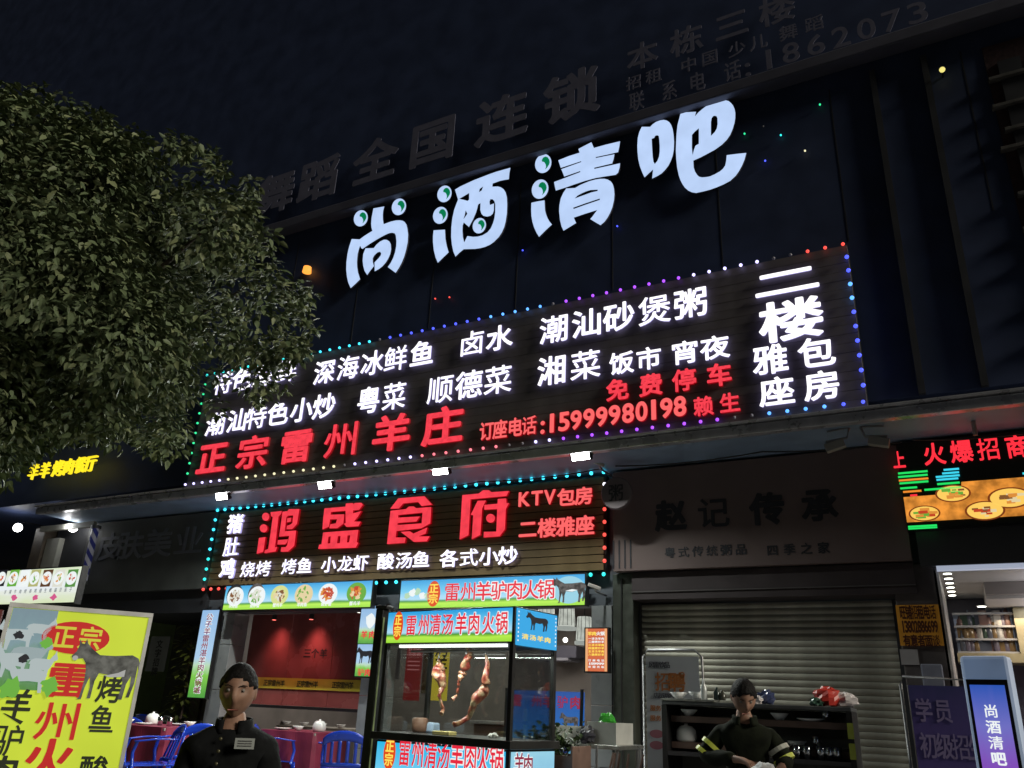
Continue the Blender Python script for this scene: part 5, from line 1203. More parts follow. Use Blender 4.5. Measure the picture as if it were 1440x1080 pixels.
# the lit shop at far left
ll = thing('barbecue_shop', 'small lit shop at the far left with pale pillar and ceiling', 'building')
A = at(60, 720, 8.3); B = at(100, 700, 8.3)
cream = pm('cream_wall', (.5, .5, .44), .5, var=.1)
px0 = at(78, 760, 8.5).x
box('pillar', cream, px0 - .25, px0 + .1, 8.5, 8.8, TZ, 4.0, ll, bevel=.01)
box('pillar', pm('brown_post', (.14, .11, .08), .5, var=.2), px0 - .55, px0 - .27, 8.45, 8.8, TZ, 4.19, ll, bevel=.01)
xe = at(126, 760, 9.5).x
box('side_wall', pm('pale_green_wall', (.25, .33, .12), .5, var=.1), at(132, 780, 8.9).x, at(132, 780, 8.9).x + .1, 8.85, 12, TZ, 3.95, ll)
box('ceiling', cream, px0 - .25, at(132, 780, 8.9).x, 8.82, 12, 3.98, 4.05, ll); box('rear_wall', pm('rear_green', (.08, .09, .06), .6, var=.3, scale=3), -30, at(132, 780, 8.9).x, 12, 12.1, TZ, 4.05, ll)
box('front_rail', cream, px0 - .2, at(132, 700, 8.4).x + .3, 8.3, 8.36, 4.08, 4.17, ll)
for px, py, w_, h_ in ((93, 735, 16, 30), (112, 735, 14, 34), (97, 768, 16, 18), (114, 775, 10, 30)):
    p = at(px, py, 9.6); q = at(px + w_, py + h_, 9.6); o = box('hanging_menu', pm('menu_grey%d' % px, (.35, .36, .32) if px != 97 else (.15, .15, .1), .5), p.x, p.x + .35, 9.6, 9.62, p.z - .45, p.z, None); tag(o, {93: 'grey hanging menu sheet in the far left shop, upper left', 112: 'grey hanging menu sheet beside the round lamp in the far left shop', 97: 'dark small menu sheet below the grey sheets in the far left shop', 114: 'narrow pale menu sheet next to the barber pole'}[px], 'menu')
for k, (px, py) in enumerate(((25, 742), (103, 742))):
    p = at(px, py, 8.4); o = thing('shop_lamp', 'glaring white lamp ' + ('at the far left edge of the photo under the tree' if k == 0 else 'inside the far left shop next to the menu sheets'), 'lamp', p)
    G().add(sphere_g((0, 0, 0), .075, 14, 9)).make('globe', em('globe_glow', (1, 1, .96), 9), o, smooth=True); G().add(tube_g([(0, 0, .07), (0, .1, .12), (0, .48, .12)], .01)).make('stem', black, o)
    l = bpy.data.lights.new('globe_light', 'POINT'); l.energy = 4; l.shadow_soft_size = .08; link('globe_light', l, o, (0, -.12, 0))
# barber pole
p = at(126, 780, 8.35); bpole = thing('barber_pole', 'blue and white striped barber pole on the far left shop corner', 'barber pole', p)
m = pm('pole_stripe', (.5, .5, .6), .3); n_ = m.node_tree; wv = n_.nodes.new('ShaderNodeTexWave'); wv.wave_type = 'BANDS'; wv.bands_direction = 'DIAGONAL'; wv.inputs['Scale'].default_value = 3.2
rp = n_.nodes.new('ShaderNodeValToRGB'); rp.color_ramp.interpolation = 'CONSTANT'; rp.color_ramp.elements[0].color = (.05, .06, .3, 1); rp.color_ramp.elements[1].position = .5; rp.color_ramp.elements[1].color = (.6, .6, .7, 1)
tc = n_.nodes.new('ShaderNodeTexCoord'); n_.links.new(tc.outputs['Object'], wv.inputs['Vector']); n_.links.new(wv.outputs['Fac'], rp.inputs[0]); n_.links.new(rp.outputs[0], n_.nodes['Principled BSDF'].inputs['Base Color']); n_.links.new(rp.outputs[0], n_.nodes['Principled BSDF'].inputs['Emission Color']); n_.nodes['Principled BSDF'].inputs['Emission Strength'].default_value = .08
G().add(lathe_g([(.055, -.42), (.055, .42)], 24)).make('cylinder', m, bpole, smooth=False)
for z in (-.47, .42): G().add(lathe_g([(.075, 0), (.075, .05)], 24, (0, 0, z + .001))).make('cap', metal_g, bpole)
# yellow neon name
yn = thing('yellow_neon_sign', 'yellow lit lettering glowing under the tree at the left', 'sign')
yd = em('yellow_led', (1, .78, .02), 1.1, base=(.1, .08, 0)); row('羊羊烤肉餐厅', [(46, 662), (62, 660), (80, 658), (95, 657), (111, 655), (126, 653)], 17, 23, 7.75, yn, yd, .04, .006)
box('mount', black, at(38, 660, 7.8).x, at(134, 660, 7.8).x, 7.80, 7.83, at(90, 658, 7.8).z - .02, at(90, 658, 7.8).z + .02, yn)
# food photo banner
fb = thing('food_banner', 'bright white banner with a row of food photos at the left edge', 'banner')
YF = 7.2
A, B, C_ = at(-60, 806, YF), at(115, 797, YF), at(112, 850, YF)
zt2 = at(60, 800, YF).z; zb2 = at(60, 848, YF).z
box('case', black, A.x - .02, B.x + .02, YF + .004, YF + .1, zb2 - .02, zt2 + .02, fb)
box('face', ramp_em('menu_white', [(0, (.75, .85, .55)), (.3, (.85, .9, .8)), (.5, (.9, .95, 1)), (1, (.8, .9, .65))], 'Z', .9, .5, 6), A.x, B.x, YF, YF + .0035, zb2, zt2, fb)
for k, px in enumerate((2, 19, 34, 49, 66, 83, 101)):
    p = at(px, 813, YF); fw_ = .20
    box('photo_tile', [print_b, foodm[3], photo_w, em('tile_y', (.5, .5, .2), .9), em('tile_brown', (.12, .05, .02), .9), foodm[5], em('tile_g', (.1, .3, .06), .9)][k], p.x - fw_ * .55, p.x + fw_ * .55, YF - .003, YF - .0005, p.z - .12, p.z + .12, fb)
    plate(fb, p.x, YF - .003, p.z, .105, [[1, 0], [1, 4, 2], [1, 1, 4], [5, 3], [1, 0, 1], [2, 3, 1], [0, 5]][k])
for k, px in enumerate((20, 50, 75)): 
    p = at(px, 840, YF); shape('flower_picture', [blob(12, .5)], fb, p.x, YF - .003, p.z, .16, .1, .0018, em('pink_flower', (.75, .12, .3), .85))
for k in range(14): char('羊排牛肉烤串鸡翅生蚝扇贝茄子'[k], fb, at(8 + k * 7, 831, YF).x, YF - .003, at(50, 831, YF).z, .05, .06, .002, em('grey_txt', (.25, .28, .3), .8), wt=.01)

# near yellow board
def atz(px, py, z):
    d = ray(px, py); return CAM + d * ((z - 1.6) / d.z)
pa_, pb2 = atz(20, 850, 2.0), atz(210, 865, 2.0)
YO = (pa_.x, pa_.y); YY = math.atan2(pb2.y - pa_.y, pb2.x - pa_.x); BW = math.hypot(pb2.x - pa_.x, pb2.y - pa_.y)
yb_ = thing('yellow_board', 'large yellow standing sign with a donkey picture and red and black characters', 'sign', (pa_.x, pa_.y, 0), YY)
def yB(name, mat, *a, bevel=0): return box(name, mat, *a, parent=yb_, bevel=bevel)
yp = pm('yellow_vinyl', (.62, .74, .012), .38, var=.06, scale=3); fr = pm('silver_frame', (.6, .6, .6), .35, .15, var=.2, scale=8)
SX = .0
yface = em('yellow_backlit', (.56, .68, .05), .74, base=(.3, .36, .02), mottled=.18, scale=2.2)
yB('panel', yface, SX, BW, 0, .02, .25, 1.985)
yB('frame', fr, SX - .02, BW + .02, -.01, .03, 1.987, 2.01); yB('frame', fr, BW + .001, BW + .02, -.01, .03, .2, 1.986); yB('frame', fr, SX - .02, SX - .001, -.01, .03, .2, 1.986); yB('frame', fr, SX - .02, BW + .02, -.01, .03, .2, .249)
for x in (0, BW - .03): yB('foot', black, x, x + .04, -.25, .25, .003, .04)
def ych(ch, px, py, w_, h_, mat, wt=.03, tilt=0):
    s, z = hit(px, py, YO, YY); char(ch, yb_, s, -.007, z, w_, h_, .004, mat, wt=wt)
yr = em('vinyl_red', (.42, .012, .012), .75, base=(.3, .02, .02)); yy_ = em('vinyl_yellow', (.75, .7, .05), .75)
s, z = hit(50, 915, YO, YY)
s0, _ = hit(8, 915, YO, YY); s1, _ = hit(80, 870, YO, YY); z0 = hit(30, 970, YO, YY)[1]
yB('goat_photo', ramp_em('goat_print', [(0, (.10, .35, .06)), (.35, (.2, .4, .25)), (.6, (.28, .45, .5)), (1, (.25, .38, .45))], 'Z', .62, .6, 4), SX + .001, s1, -.004, -.001, z0, 1.984)
def ysh(name, loops, px, py, w_, h_, mat, dy=.006):
    s, z = hit(px, py, YO, YY); shape(name, loops, yb_, s, -dy, z, w_, h_, .0018, mat)
wg = em('goat_white', (.5, .58, .58), .8)
GOAT = [(-.5, .22), (-.44, .34), (-.40, .5), (-.36, .36), (-.30, .30), (-.22, .18), (.0, .2), (.3, .2), (.44, .14), (.5, .0), (.44, .02), (.42, -.2), (.44, -.5), (.36, -.5), (.32, -.18), (.1, -.16), (-.1, -.18), (-.14, -.5), (-.22, -.5), (-.24, -.16), (-.32, -.02), (-.38, .14), (-.46, .16)]
for k, (px, py, w_, h_, m_) in enumerate(((58, 885, .14, .13, wg), (22, 893, .17, .15, wg), (44, 920, .19, .17, em('goat_grey', (.36, .45, .46), .8)), (16, 928, .16, .17, wg), (60, 935, .13, .15, wg), (36, 950, .2, .16, wg))): ysh('goat_picture', [[(a * (1 if k % 2 else -1), b_) for a, b_ in GOAT]], px, py, w_, h_, m_, .006 + k * .0022)
for px, py, w_, m_ in ((27, 893, .05, print_b), (34, 926, .05, print_b), (14, 968, .12, foodm[3]), (70, 965, .1, foodm[3]), (66, 905, .06, foodm[3])): ysh('grass_picture', [blob(16, .5)], px, py, w_, w_, m_, .022)
s, z = hit(107, 897, YO, YY)
shape('oval_badge', [ell((0, 0), .5, .5)], yb_, s, -.006, z, .325, .165, .0018, yr)
ych('正', 90, 896, .10, .115, yy_, .02); ych('宗', 127, 899, .10, .115, yy_, .02)
s, z = hit(148, 942, YO, YY); shape('donkey_picture', [DONKEY], yb_, s, -.0085, z, .33, .30, .002, em('donkey_grey', (.12, .12, .105), 1, mottled=.75, scale=7))
shape('belly_picture', [[(-.16, -.06), (0, -.1), (.2, -.04), (.3, .02), (.3, -.1), (.1, -.12)]], yb_, s, -.011, z, .33, .3, .002, em('belly_grey', (.4, .4, .38), .9))
shape('muzzle_picture', [ell((-.47, .17), .04, .04)], yb_, s, -.011, z, .33, .3, .002, MATS['belly_grey'])
ych('雷', 97, 957, .185, .165, yr, .03); ych('州', 82, 1015, .19, .175, yr, .03); ych('火', 68, 1070, .20, .19, yr, .03); ych('锅', 52, 1130, .22, .21, yr, .035)
kk = em('vinyl_black', (.012, .016, .004), .8)
ych('羊', 24, 990, .12, .13, kk, .025); ych('驴', 12, 1042, .12, .14, kk, .025); ych('肉', 2, 1085, .13, .13, kk, .03)
ysh('stroke_mark', [[(-.5, .5), (-.4, .5), (.5, -.2), (.4, -.5)]], 18, 1011, .1, .05, kk)
ych('烤', 154, 970, .11, .13, kk, .02); ych('鱼', 143, 1010, .10, .115, kk, .02); ych('酸', 131, 1082, .12, .12, kk, .02); ych('菜', 124, 1130, .12, .12, kk, .02)
ysh('stroke_mark', [[(-.5, .5), (.5, .5), (.5, -.5), (-.5, -.5)]], 142, 1028, .11, .012, kk)
# second yellow board, mostly out of frame
s2 = thing('second_yellow_board', 'edge of a second yellow board with red trim at the far left edge', 'sign', (pa_.x - math.cos(YY) * .07, pa_.y - math.sin(YY) * .07 + .03, 0), YY)
box('panel', yface, -.7, -.035, .02, .04, .25, 1.93, s2); box('frame', pm('dark_red_trim', (.12, .02, .02), .5), -.03, -.0, .0, .05, .2, 1.97, s2); box('foot', black, -.6, -.1, -.15, .2, .003, .04, s2)

# cctv camera pairs
def cctv(px, py, Y, lab, s=1, flip=1):
    p = at(px, py, Y); t = thing('security_camera', lab, 'camera', p)
    G().box(-.13 * s, .13 * s, -.04 * s, .04 * s, -.035 * s, .035 * s, M=Matrix.Rotation(R_(20 * flip), 4, 'Y') @ Matrix.Rotation(R_(30), 4, 'Z')).make('body', pm('cam_white', (.42, .4, .38), .35), t, bevel=.006)
    G().add(tube_g([(0, 0, 0), (0, .05, -.09 * s), (0, Y_back(Y), -.09 * s)], .012)).make('bracket', metal_g, t)
def Y_back(Y): return 8.64 - Y
cctv(836, 825, 8.3, 'white security camera beside the right end of the hotpot light box', .55)
cctv(842, 612 + 40, 8.2, 'small security camera under the canopy near the right floodlight', .5)
def bracket(px, py, lab, f):
    p = at(px, py, 7.9); t = thing('lamp_bracket', lab, 'bracket', p)
    g_ = G().add(tube_g([(0, 0, 4.215 - p.z), (.03 * f, 0, .02), (.22 * f, 0, .0)], .013)).add(tube_g([(0, .0, .12), (.2 * f, 0, .10)], .008)); g_.make('arm', metal_g, t)
    G().box(.15 * f - .09, .15 * f + .09, -.04, .04, -.05, .03, M=Matrix.Rotation(R_(15 * f), 4, 'Y')).make('head', pm('head_grey', (.3, .29, .27), .4), t, bevel=.006)
bracket(1212, 617, 'unlit lamp on a bent arm under the canopy, pointing right', 1); bracket(1196, 618, 'unlit lamp on a bent arm under the canopy, pointing left', -1)
# conduit under canopy over the led screen
o = G().add(tube_g([(at(1366, 575, 8).x, 8.1, 4.215), (at(1366, 575, 8).x, 8.1, at(1366, 608, 8).z)], .02)).make('conduit', pm('conduit', (.3, .22, .22), .5)); tag(o, 'short vertical conduit hanging from the canopy over the led screen', 'pipe')
# small warm window light on the upper wall
wl = thing('window_lamp', 'small orange lamp glowing on the dark wall beside the tree', 'lamp', at(432, 379, 7.95)); G().add(lathe_g([(.05, -.06), (.07, -.05), (.06, .04), (.02, .06)], 12)).make('shade', em('orange_lamp', (1, .35, .05), 1.5), wl)
G().box(-.015, .015, 0, .07, -.01, .01).make('arm', black, wl)
wl = thing('window_lamp', 'tiny yellow lamp high on the wall at the top right', 'lamp', at(1325, 98, 7.9)); G().add(sphere_g((0, 0, 0), .03, 8, 6)).make('shade', em('yellow_lamp', (.8, .7, .2), 1.2), wl); G().box(-.01, .01, .02, .115, -.01, .01).make('arm', black, wl)

# tiny coloured specks on the upper wall, most of them emissive, cables and pipes
for k, (px, py, c_, w_) in enumerate(((1047, 188, 'green', 'green point just right of the last big letter'), (1073, 178, 'off', 'grey point right of the last big letter'), (1098, 190, 'teal', 'teal point right of the last big letter'), (1153, 147, 'green', 'green point highest on the dark wall right of the big letters'),
        (1132, 212, 'warm', 'pale point on the dark wall right of the big letters'), (1076, 226, 'blue', 'dim blue point under the tail of the last big letter'), (735, 352, 'blue', 'blue point below the second big letter'), (868, 318, 'blue', 'blue point below the third big letter'), (632, 418, 'red', 'red point above the menu sign below the second big letter'), (612, 420, 'red', 'fainter red point left of the other one above the menu sign'))):
    p_ = at(px, py, 7.98); o = link('colour_speck', bulb_me, None, p_, (0, 0, 0), (.022, .03, .022)); o.material_slots[0].link = 'OBJECT'; o.material_slots[0].material = BC[c_]; tag(o, 'tiny ' + w_, 'light')
cabm = pm('cable_black', (.02, .02, .02), .5)
def cable(pts, r, lab):
    P_ = [Vector(a) for a in pts]; Q_ = []
    for a, c in zip(P_, P_[1:]):
        for k in range(10):
            t = k / 10; v_ = a.lerp(c, t); v_.z -= .28 * t * (1 - t) * min(1, (c - a).length / 3); Q_.append(v_)
    Q_.append(P_[-1]); tag(G().add(tube_g(Q_, r, 6)).make('cable', cabm, smooth=True), lab, 'cable')
cable([(-9.3, 8.3, 4.19), (-7.2, 8.3, 4.2), (-5.0, 8.3, 4.18), (-3.4, 8.3, 4.19)], .008, 'thin black cable sagging under the canopy above the red lettered sign')
cable([(-3.2, 8.2, 4.17), (-1.6, 8.25, 4.18), (-.3, 8.3, 4.15)], .008, 'thin black cable sagging under the canopy above the faded sign board')
cable([(-.2, 8.3, 4.16), (.8, 8.3, 4.12), (2.5, 8.3, 4.16)], .007, 'thin cable hanging over the led screen')
cable([(-3.29, 8.59, 3.0), (-3.30, 8.59, 1.9), (-3.28, 8.59, .6)], .010, 'black cable running down the green stone pillar')

# ================================================================ PEOPLE
def skin(name, V, E_, mat, parent, sub=1, extra=None, root=0):
    me = bpy.data.meshes.new(name); me.from_pydata([v[:3] for v in V], E_, []); o = link(name, me, parent)
    bm = bmesh.new(); bm.from_mesh(me); ly = bm.verts.layers.skin.verify(); bm.verts.ensure_lookup_table()
    for i, v in enumerate(V):
        r = v[3]; bm.verts[i][ly].radius = (r if not isinstance(r, tuple) else r[0], r if not isinstance(r, tuple) else r[1]); bm.verts[i][ly].use_root = (i == root)
    bm.to_mesh(me); bm.free()
    m = o.modifiers.new('skin', 'SKIN'); m.use_smooth_shade = True; m.branch_smoothing = .6
    s = o.modifiers.new('sub', 'SUBSURF'); s.levels = s.render_levels = sub
    dg = bpy.context.evaluated_depsgraph_get(); ev = bpy.data.meshes.new_from_object(o.evaluated_get(dg))
    v = [tuple(p.co) for p in ev.vertices]; f = [tuple(p.vertices) for p in ev.polygons]
    bpy.data.objects.remove(o); bpy.data.meshes.remove(me); bpy.data.meshes.remove(ev)
    g = G().add((v, f))
    for e in (extra or []): g.add(e)
    return g.make(name, mat, parent, smooth=True)
def head_g(c, yaw=0, pit=0, s=1.0):
    n, m = 36, 28; v = []; f = []
    def warp(x, y, z):
        w = 1.0
        if z < 0: w = 1 - .36 * (min(1, -z / .108)) ** 2.2
        X, Y, Z = x * w, y * (1 - .10 * max(0, -z / .115)), z
        if y < 0:
            nose = math.exp(-((x / .014) ** 2)) * math.exp(-(((z + .018) / .026) ** 2)); Y -= .030 * nose
            Y -= .010 * math.exp(-((x / .010) ** 2)) * math.exp(-(((z - .012) / .02) ** 2))
            for s_ in (-1, 1):
                Y += .013 * math.exp(-(((x - s_ * .031) / .016) ** 2) - ((z - .014) / .013) ** 2)
                Y -= .005 * math.exp(-(((x - s_ * .030) / .022) ** 2) - ((z - .036) / .009) ** 2)
                Y -= .006 * math.exp(-(((x - s_ * .045) / .02) ** 2) - ((z + .015) / .02) ** 2)
            Y -= .008 * math.exp(-((x / .022) ** 2) - ((z + .058) / .006) ** 2); Y += .006 * math.exp(-((x / .024) ** 2) - ((z + .066) / .0035) ** 2)
            Y -= .008 * math.exp(-((x / .020) ** 2) - ((z + .073) / .006) ** 2); Y -= .010 * math.exp(-((x / .025) ** 2) - ((z + .100) / .014) ** 2)
        return X, Y, Z
    T = Matrix.Translation(c) @ Matrix.Rotation(yaw, 4, 'Z') @ Matrix.Rotation(pit, 4, 'X') @ Matrix.Scale(s, 4)
    g_ = sphere_g((0, 0, 0), (.077, .094, .112), n, m)
    vv = [tuple(T @ Vector(warp(*p))) for p in g_[0]]
    ears = []
    for s_ in (-1, 1):
        e = sphere_g((s_ * .073, .012, -.008), (.010, .020, .031), 10, 8); ears.append(([tuple(T @ Vector(p)) for p in e[0]], e[1]))
    return [(vv, g_[1])] + ears, T
def hair_g(T, top=.02, th=1.09):
    g_ = sphere_g((0, .004, .004), (.0765 * th, .096 * th, .108 * th), 34, 26); rr = random.Random(2); v = []
    for x, y, z in g_[0]:
        lim = (.066 - 9 * x * x) if y < -.035 else (.012 if y < .012 else -.035) ; lim += .003 * math.sin(x * 190)
        if z < lim: x, y = x * .80, y * .80; z = max(z, lim - .01)
        else: q = 1 + (rr.uniform(-.05, .06) if z < .07 else .01); z = min(z, .122); x, y, z = x * q, y * q, z * q
        v.append(tuple(T @ Vector((x, y, z))))
    return v, g_[1]
def hand_pts(w_, d, side, curl):
    """wrist point, direction: five finger chains"""
    d = Vector(d).normalized(); up = Vector((0, 0, 1)) if abs(d.z) < .8 else Vector((0, -1, 0)); sd = d.cross(up).normalized() * side; nn = sd.cross(d).normalized() * side
    V = [(*w_, .024)]; E_ = []; pal = Vector(w_) + d * .05; V.append((*pal, (.034)));E_.append((0, 1))
    for k in range(4):
        b = Vector(w_) + d * .085 + sd * (.027 - .018 * k); L = (.040, .045, .042, .034)[k]
        i = len(V); q = b + (d * math.cos(curl) - nn * math.sin(curl)) * L; r = q + (d * math.cos(curl * 2) - nn * math.sin(curl * 2)) * L * .8
        V += [(*b, .0105), (*q, .009), (*r, .0075)]; E_ += [(1, i), (i, i + 1), (i + 1, i + 2)]
    i = len(V); b = Vector(w_) + d * .03 + sd * .035; q = b + (d * .7 + sd * .6).normalized() * .035; r = q + (d * .95 - nn * .3).normalized() * .028
    V += [(*b, .012), (*q, .0105), (*r, .0085)]; E_ += [(1, i), (i, i + 1), (i + 1, i + 2)]
    return V, E_
skin_m = pm('skin', (.25, .135, .09), .6, var=.18, scale=24, bump=.15); hair_m = pm('hair', (.005, .004, .004), .7, var=.3, scale=70, bump=.9, spec=.2)
eye_w = pm('eye_white', (.2, .17, .15), .5); eye_b = pm('iris', (.01, .008, .006), .1)
def person(lab, loc, rz, hc, sh, elb, wri, hdir, hyaw, hpit, coat, pants, lean=0, cap=None, curl=.6, H=1.0):
    t = thing('person', lab, 'person', loc, rz)
    hz_ = hc[2]; neck = Vector((0, hc[1] * .55 + lean * .3, hz_ - .150)); chest = Vector((0, lean * .55, hz_ - .36)); sh = [Vector((a[0], a[1], hz_ - .225)) for a in sh]; waist = Vector((0, .0, 1.03 * H)); pel = Vector((0, .02, .92 * H))
    hd, T = head_g(hc, hyaw, hpit, 1.02)
    hb = T @ Vector((0, .02, -.07))
    V = [(*pel, .10), (*waist, .09), (*chest, .10), (*neck, .050), (*(neck.lerp(hb, .5)), .052), (*hb, .05)]; E_ = [(0, 1), (1, 2), (2, 3), (3, 4), (4, 5)]
    for s in (0, 1):
        i = len(V); V += [(*(Vector(sh[s]) - Vector((0, 0, .02))), .034), (*elb[s], .036), (*wri[s], .027)]; E_ += [(3, i), (i, i + 1), (i + 1, i + 2)]
        hv, he = hand_pts(wri[s], hdir[s], -1 if s == 0 else 1, curl); k = len(V); V += hv[1:]; E_ += [(i + 2 if a == 0 else a + k - 1, b + k - 1) for a, b in he]
    legs = []
    for s in (-1, 1):
        i = len(V); V += [(s * .095, .02, .86 * H, .085), (s * .11, -.01, .48 * H, .058), (s * .115, .03, .09, .042), (s * .125, -.10, .035, .035)]; E_ += [(0, i), (i, i + 1), (i + 1, i + 2), (i + 2, i + 3)]
    skin('body', V, E_, skin_m, t, 1, hd)
    # jacket
    J = [(*(pel - Vector((0, 0, .04))), .155), (*waist, (.165, .12)), (*chest, (.172, .125)), (*(neck - Vector((0, 0, .06))), (.12, .095)), (*(neck + Vector((0, 0, .032))), .078)]; JE = [(0, 1), (1, 2), (2, 3), (3, 4)]
    for s in (0, 1):
        i = len(J); w2 = Vector(wri[s]).lerp(Vector(elb[s]), .10); J += [(*sh[s], .075), (*(Vector(sh[s]).lerp(Vector(elb[s]), .5)), .068), (*elb[s], .06), (*w2, .048)]; JE += [(3, i), (i, i + 1), (i + 1, i + 2), (i + 2, i + 3)]
    jk = skin('jacket', J, JE, coat, t, 2)
    for vt in jk.data.vertices:
        x, y, z = vt.co; w_ = math.sin(z * 46 + x * 21 + 3 * math.sin(y * 17)) * .5 + math.sin(z * 91 - x * 33 + y * 40) * .3
        vt.co = vt.co + vt.normal * w_ * .007
    cz = neck.z + .02
    G().add(shell_g(lambda u, v: ((.082 - .006 * v) * math.sin((u - .5) * 5.4), neck.y + .01 + (.075 - .004 * v) * math.cos((u - .5) * 5.4), cz - .03 + .055 * v - .02 * abs(2 * u - 1)), 16, 3, .010)).make('collar', coat, t, smooth=True)
    P_ = [(0, .02, .93 * H, .145)]; PE = []
    for s in (-1, 1):
        i = len(P_); P_ += [(s * .10, .02, .82 * H, .105), (s * .112, -.01, .48 * H, .080), (s * .117, .03, .12, .068)]; PE += [(0, i), (i, i + 1), (i + 1, i + 2)]
        G().add(sphere_g((s * .125, -.06, .045), (.05, .14, .045), 14, 8)).make('shoe', black, t, smooth=True)
    skin('trousers', P_, PE, pants, t, 1)
    for s in (-1, 1):
        c = T @ Vector((s * .031, -.0755, .014)); G().add(sphere_g(c, .0095, 10, 8)).make('eye', eye_w, t, smooth=True)
        c2 = T @ Vector((s * .031, -.0838, .0125)); G().add(sphere_g(c2, .0040, 8, 6)).make('iris', eye_b, t, smooth=True)
    g = G(); 
    for s in (-1, 1): g.add(tube_g([T @ Vector((s * .014, -.094, .032)), T @ Vector((s * .032, -.092, .038)), T @ Vector((s * .048, -.080, .034))], .0022, 6))
    g.make('eyebrows', hair_m, t, smooth=True)
    G().add(tube_g([T @ Vector((-.022, -.087, -.0655)), T @ Vector((0, -.093, -.0645)), T @ Vector((.022, -.087, -.0655))], .003, 6)).make('mouth', pm('lips', (.28, .09, .07), .5), t, smooth=True)
    G().add(hair_g(T)).make('hair', hair_m, t, smooth=True)
    if cap:
        g_ = sphere_g((0, .002, .035), (.082, .104, .101), 24, 18); v = [tuple(T @ Vector((x, y, max(z, .045)))) for x, y, z in g_[0]]
        o = G().add((v, g_[1])).add(shell_g(lambda u, w: T @ Vector(((u - .5) * .15, -.085 - .062 * math.sin(math.pi * (.12 + .76 * u)) * w, .046 - .012 * w - .016 * (2 * u - 1) ** 2)), 12, 4, .005)).make('cap', cap, t, smooth=True)
    return t, T
coat1 = pm('black_jacket', (.007, .0075, .008), .9, var=.5, scale=12, bump=.8, spec=.12); jeans = pm('dark_trousers', (.015, .018, .028), .8, var=.3, scale=18)
h1 = at(337, 972, 2.95)
P1 = Vector((h1.x + .0, 2.95, 0)); s1_ = h1.z - .0
p1, T1 = person('dark haired person in a black jacket with a small pale badge, facing the street', (P1.x, P1.y, 0), R_(33), (0, -.03, s1_ + .0), ((-.155, 0, 1.36), (.155, .0, 1.36)), ((-.215, .03, 1.10), (.215, .03, 1.10)), ((-.21, -.08, .88), (.21, -.08, .88)), ((0, -.2, -1), (0, -.2, -1)), R_(5), R_(9), coat1, jeans, H=1.0)
bd = G().box(-.042, .042, -.004, .004, -.022, .022).make('badge', pm('badge', (.2, .21, .2), .6), p1, loc=(.085, -.128, s1_ - .215), rot=(R_(-8), 0, R_(18)))
for k in range(3): G().box(-.03, .03, -.002, .0, -.002, .002).make('badge_line', ink, bd, loc=(0, -.005, .010 - k * .010))
g = G()
for k in range(9): g.add(sphere_g((-.025, -.112 - .004 * min(k, 4), s1_ - .20 - k * .05), (.008, .004, .008), 8, 5))
g.make('button', pm('brass_button', (.10, .09, .05), .4, .5), p1, smooth=True)
PZ = .12
h2 = at(1040, 976, 6.0)
coat2 = pm('olive_jacket', (.010, .012, .007), .9, var=.4, scale=14, bump=.6, spec=.12)
HH = h2.z - PZ
kq = HH / 1.58
EL = ((-.29, -.12, HH - .41), (.25, -.14, HH - .42))
p2, T2 = person('person in dark jacket with yellow arm stripes looking down at a white cloth', (h2.x, 6.1, PZ), R_(14), (0, -.20, HH - .02), ((-.15, -.10, 1.335 * kq), (.15, -.10, 1.335 * kq)), EL, ((-.05, -.34, HH - .40), (.20, -.36, HH - .43)), ((.75, -.5, -.25), (.2, -.8, -.3)), R_(10), R_(34), coat2, jeans, lean=-.17, curl=.75, H=kq)
hv = pm('reflective_yellow', (.5, .55, .08), .35); 
for s in (0, 1):
    a = Vector(((-.15, .15)[s], -.10, HH - .245)); b = Vector(EL[s]); d = (b - a)
    for k, q in enumerate((.55, .86)):
        c = a + d * q; G().add(tube_g([c - d.normalized() * .014, c + d.normalized() * .014], (.074, .072)[k], 18)).make('arm_stripe', hv if s == 0 or k else pm('stripe_grey', (.4, .4, .35), .3), p2, smooth=False)
g_ = sphere_g((0, 0, 0), .5, 18, 12); rr = random.Random(5)
cl = [(x * .20 * (1 + rr.uniform(-.25, .3)), y * .10 * (1 + rr.uniform(-.2, .2)), z * .13 * (1 + rr.uniform(-.25, .25)) - .06 * abs(x)) for x, y, z in g_[0]]
c0 = Matrix.Translation((h2.x, 6.1, PZ)) @ Matrix.Rotation(R_(14), 4, 'Z') @ Vector((.10, -.46, HH - .47))
o = G().add((cl, g_[1])).make('white_cloth', pm('white_cloth', (.55, .54, .54), .8, var=.1, bump=.4, scale=30), smooth=True, loc=c0); tag(o, 'crumpled white cloth held between both hands of the person by the cart', 'cloth')

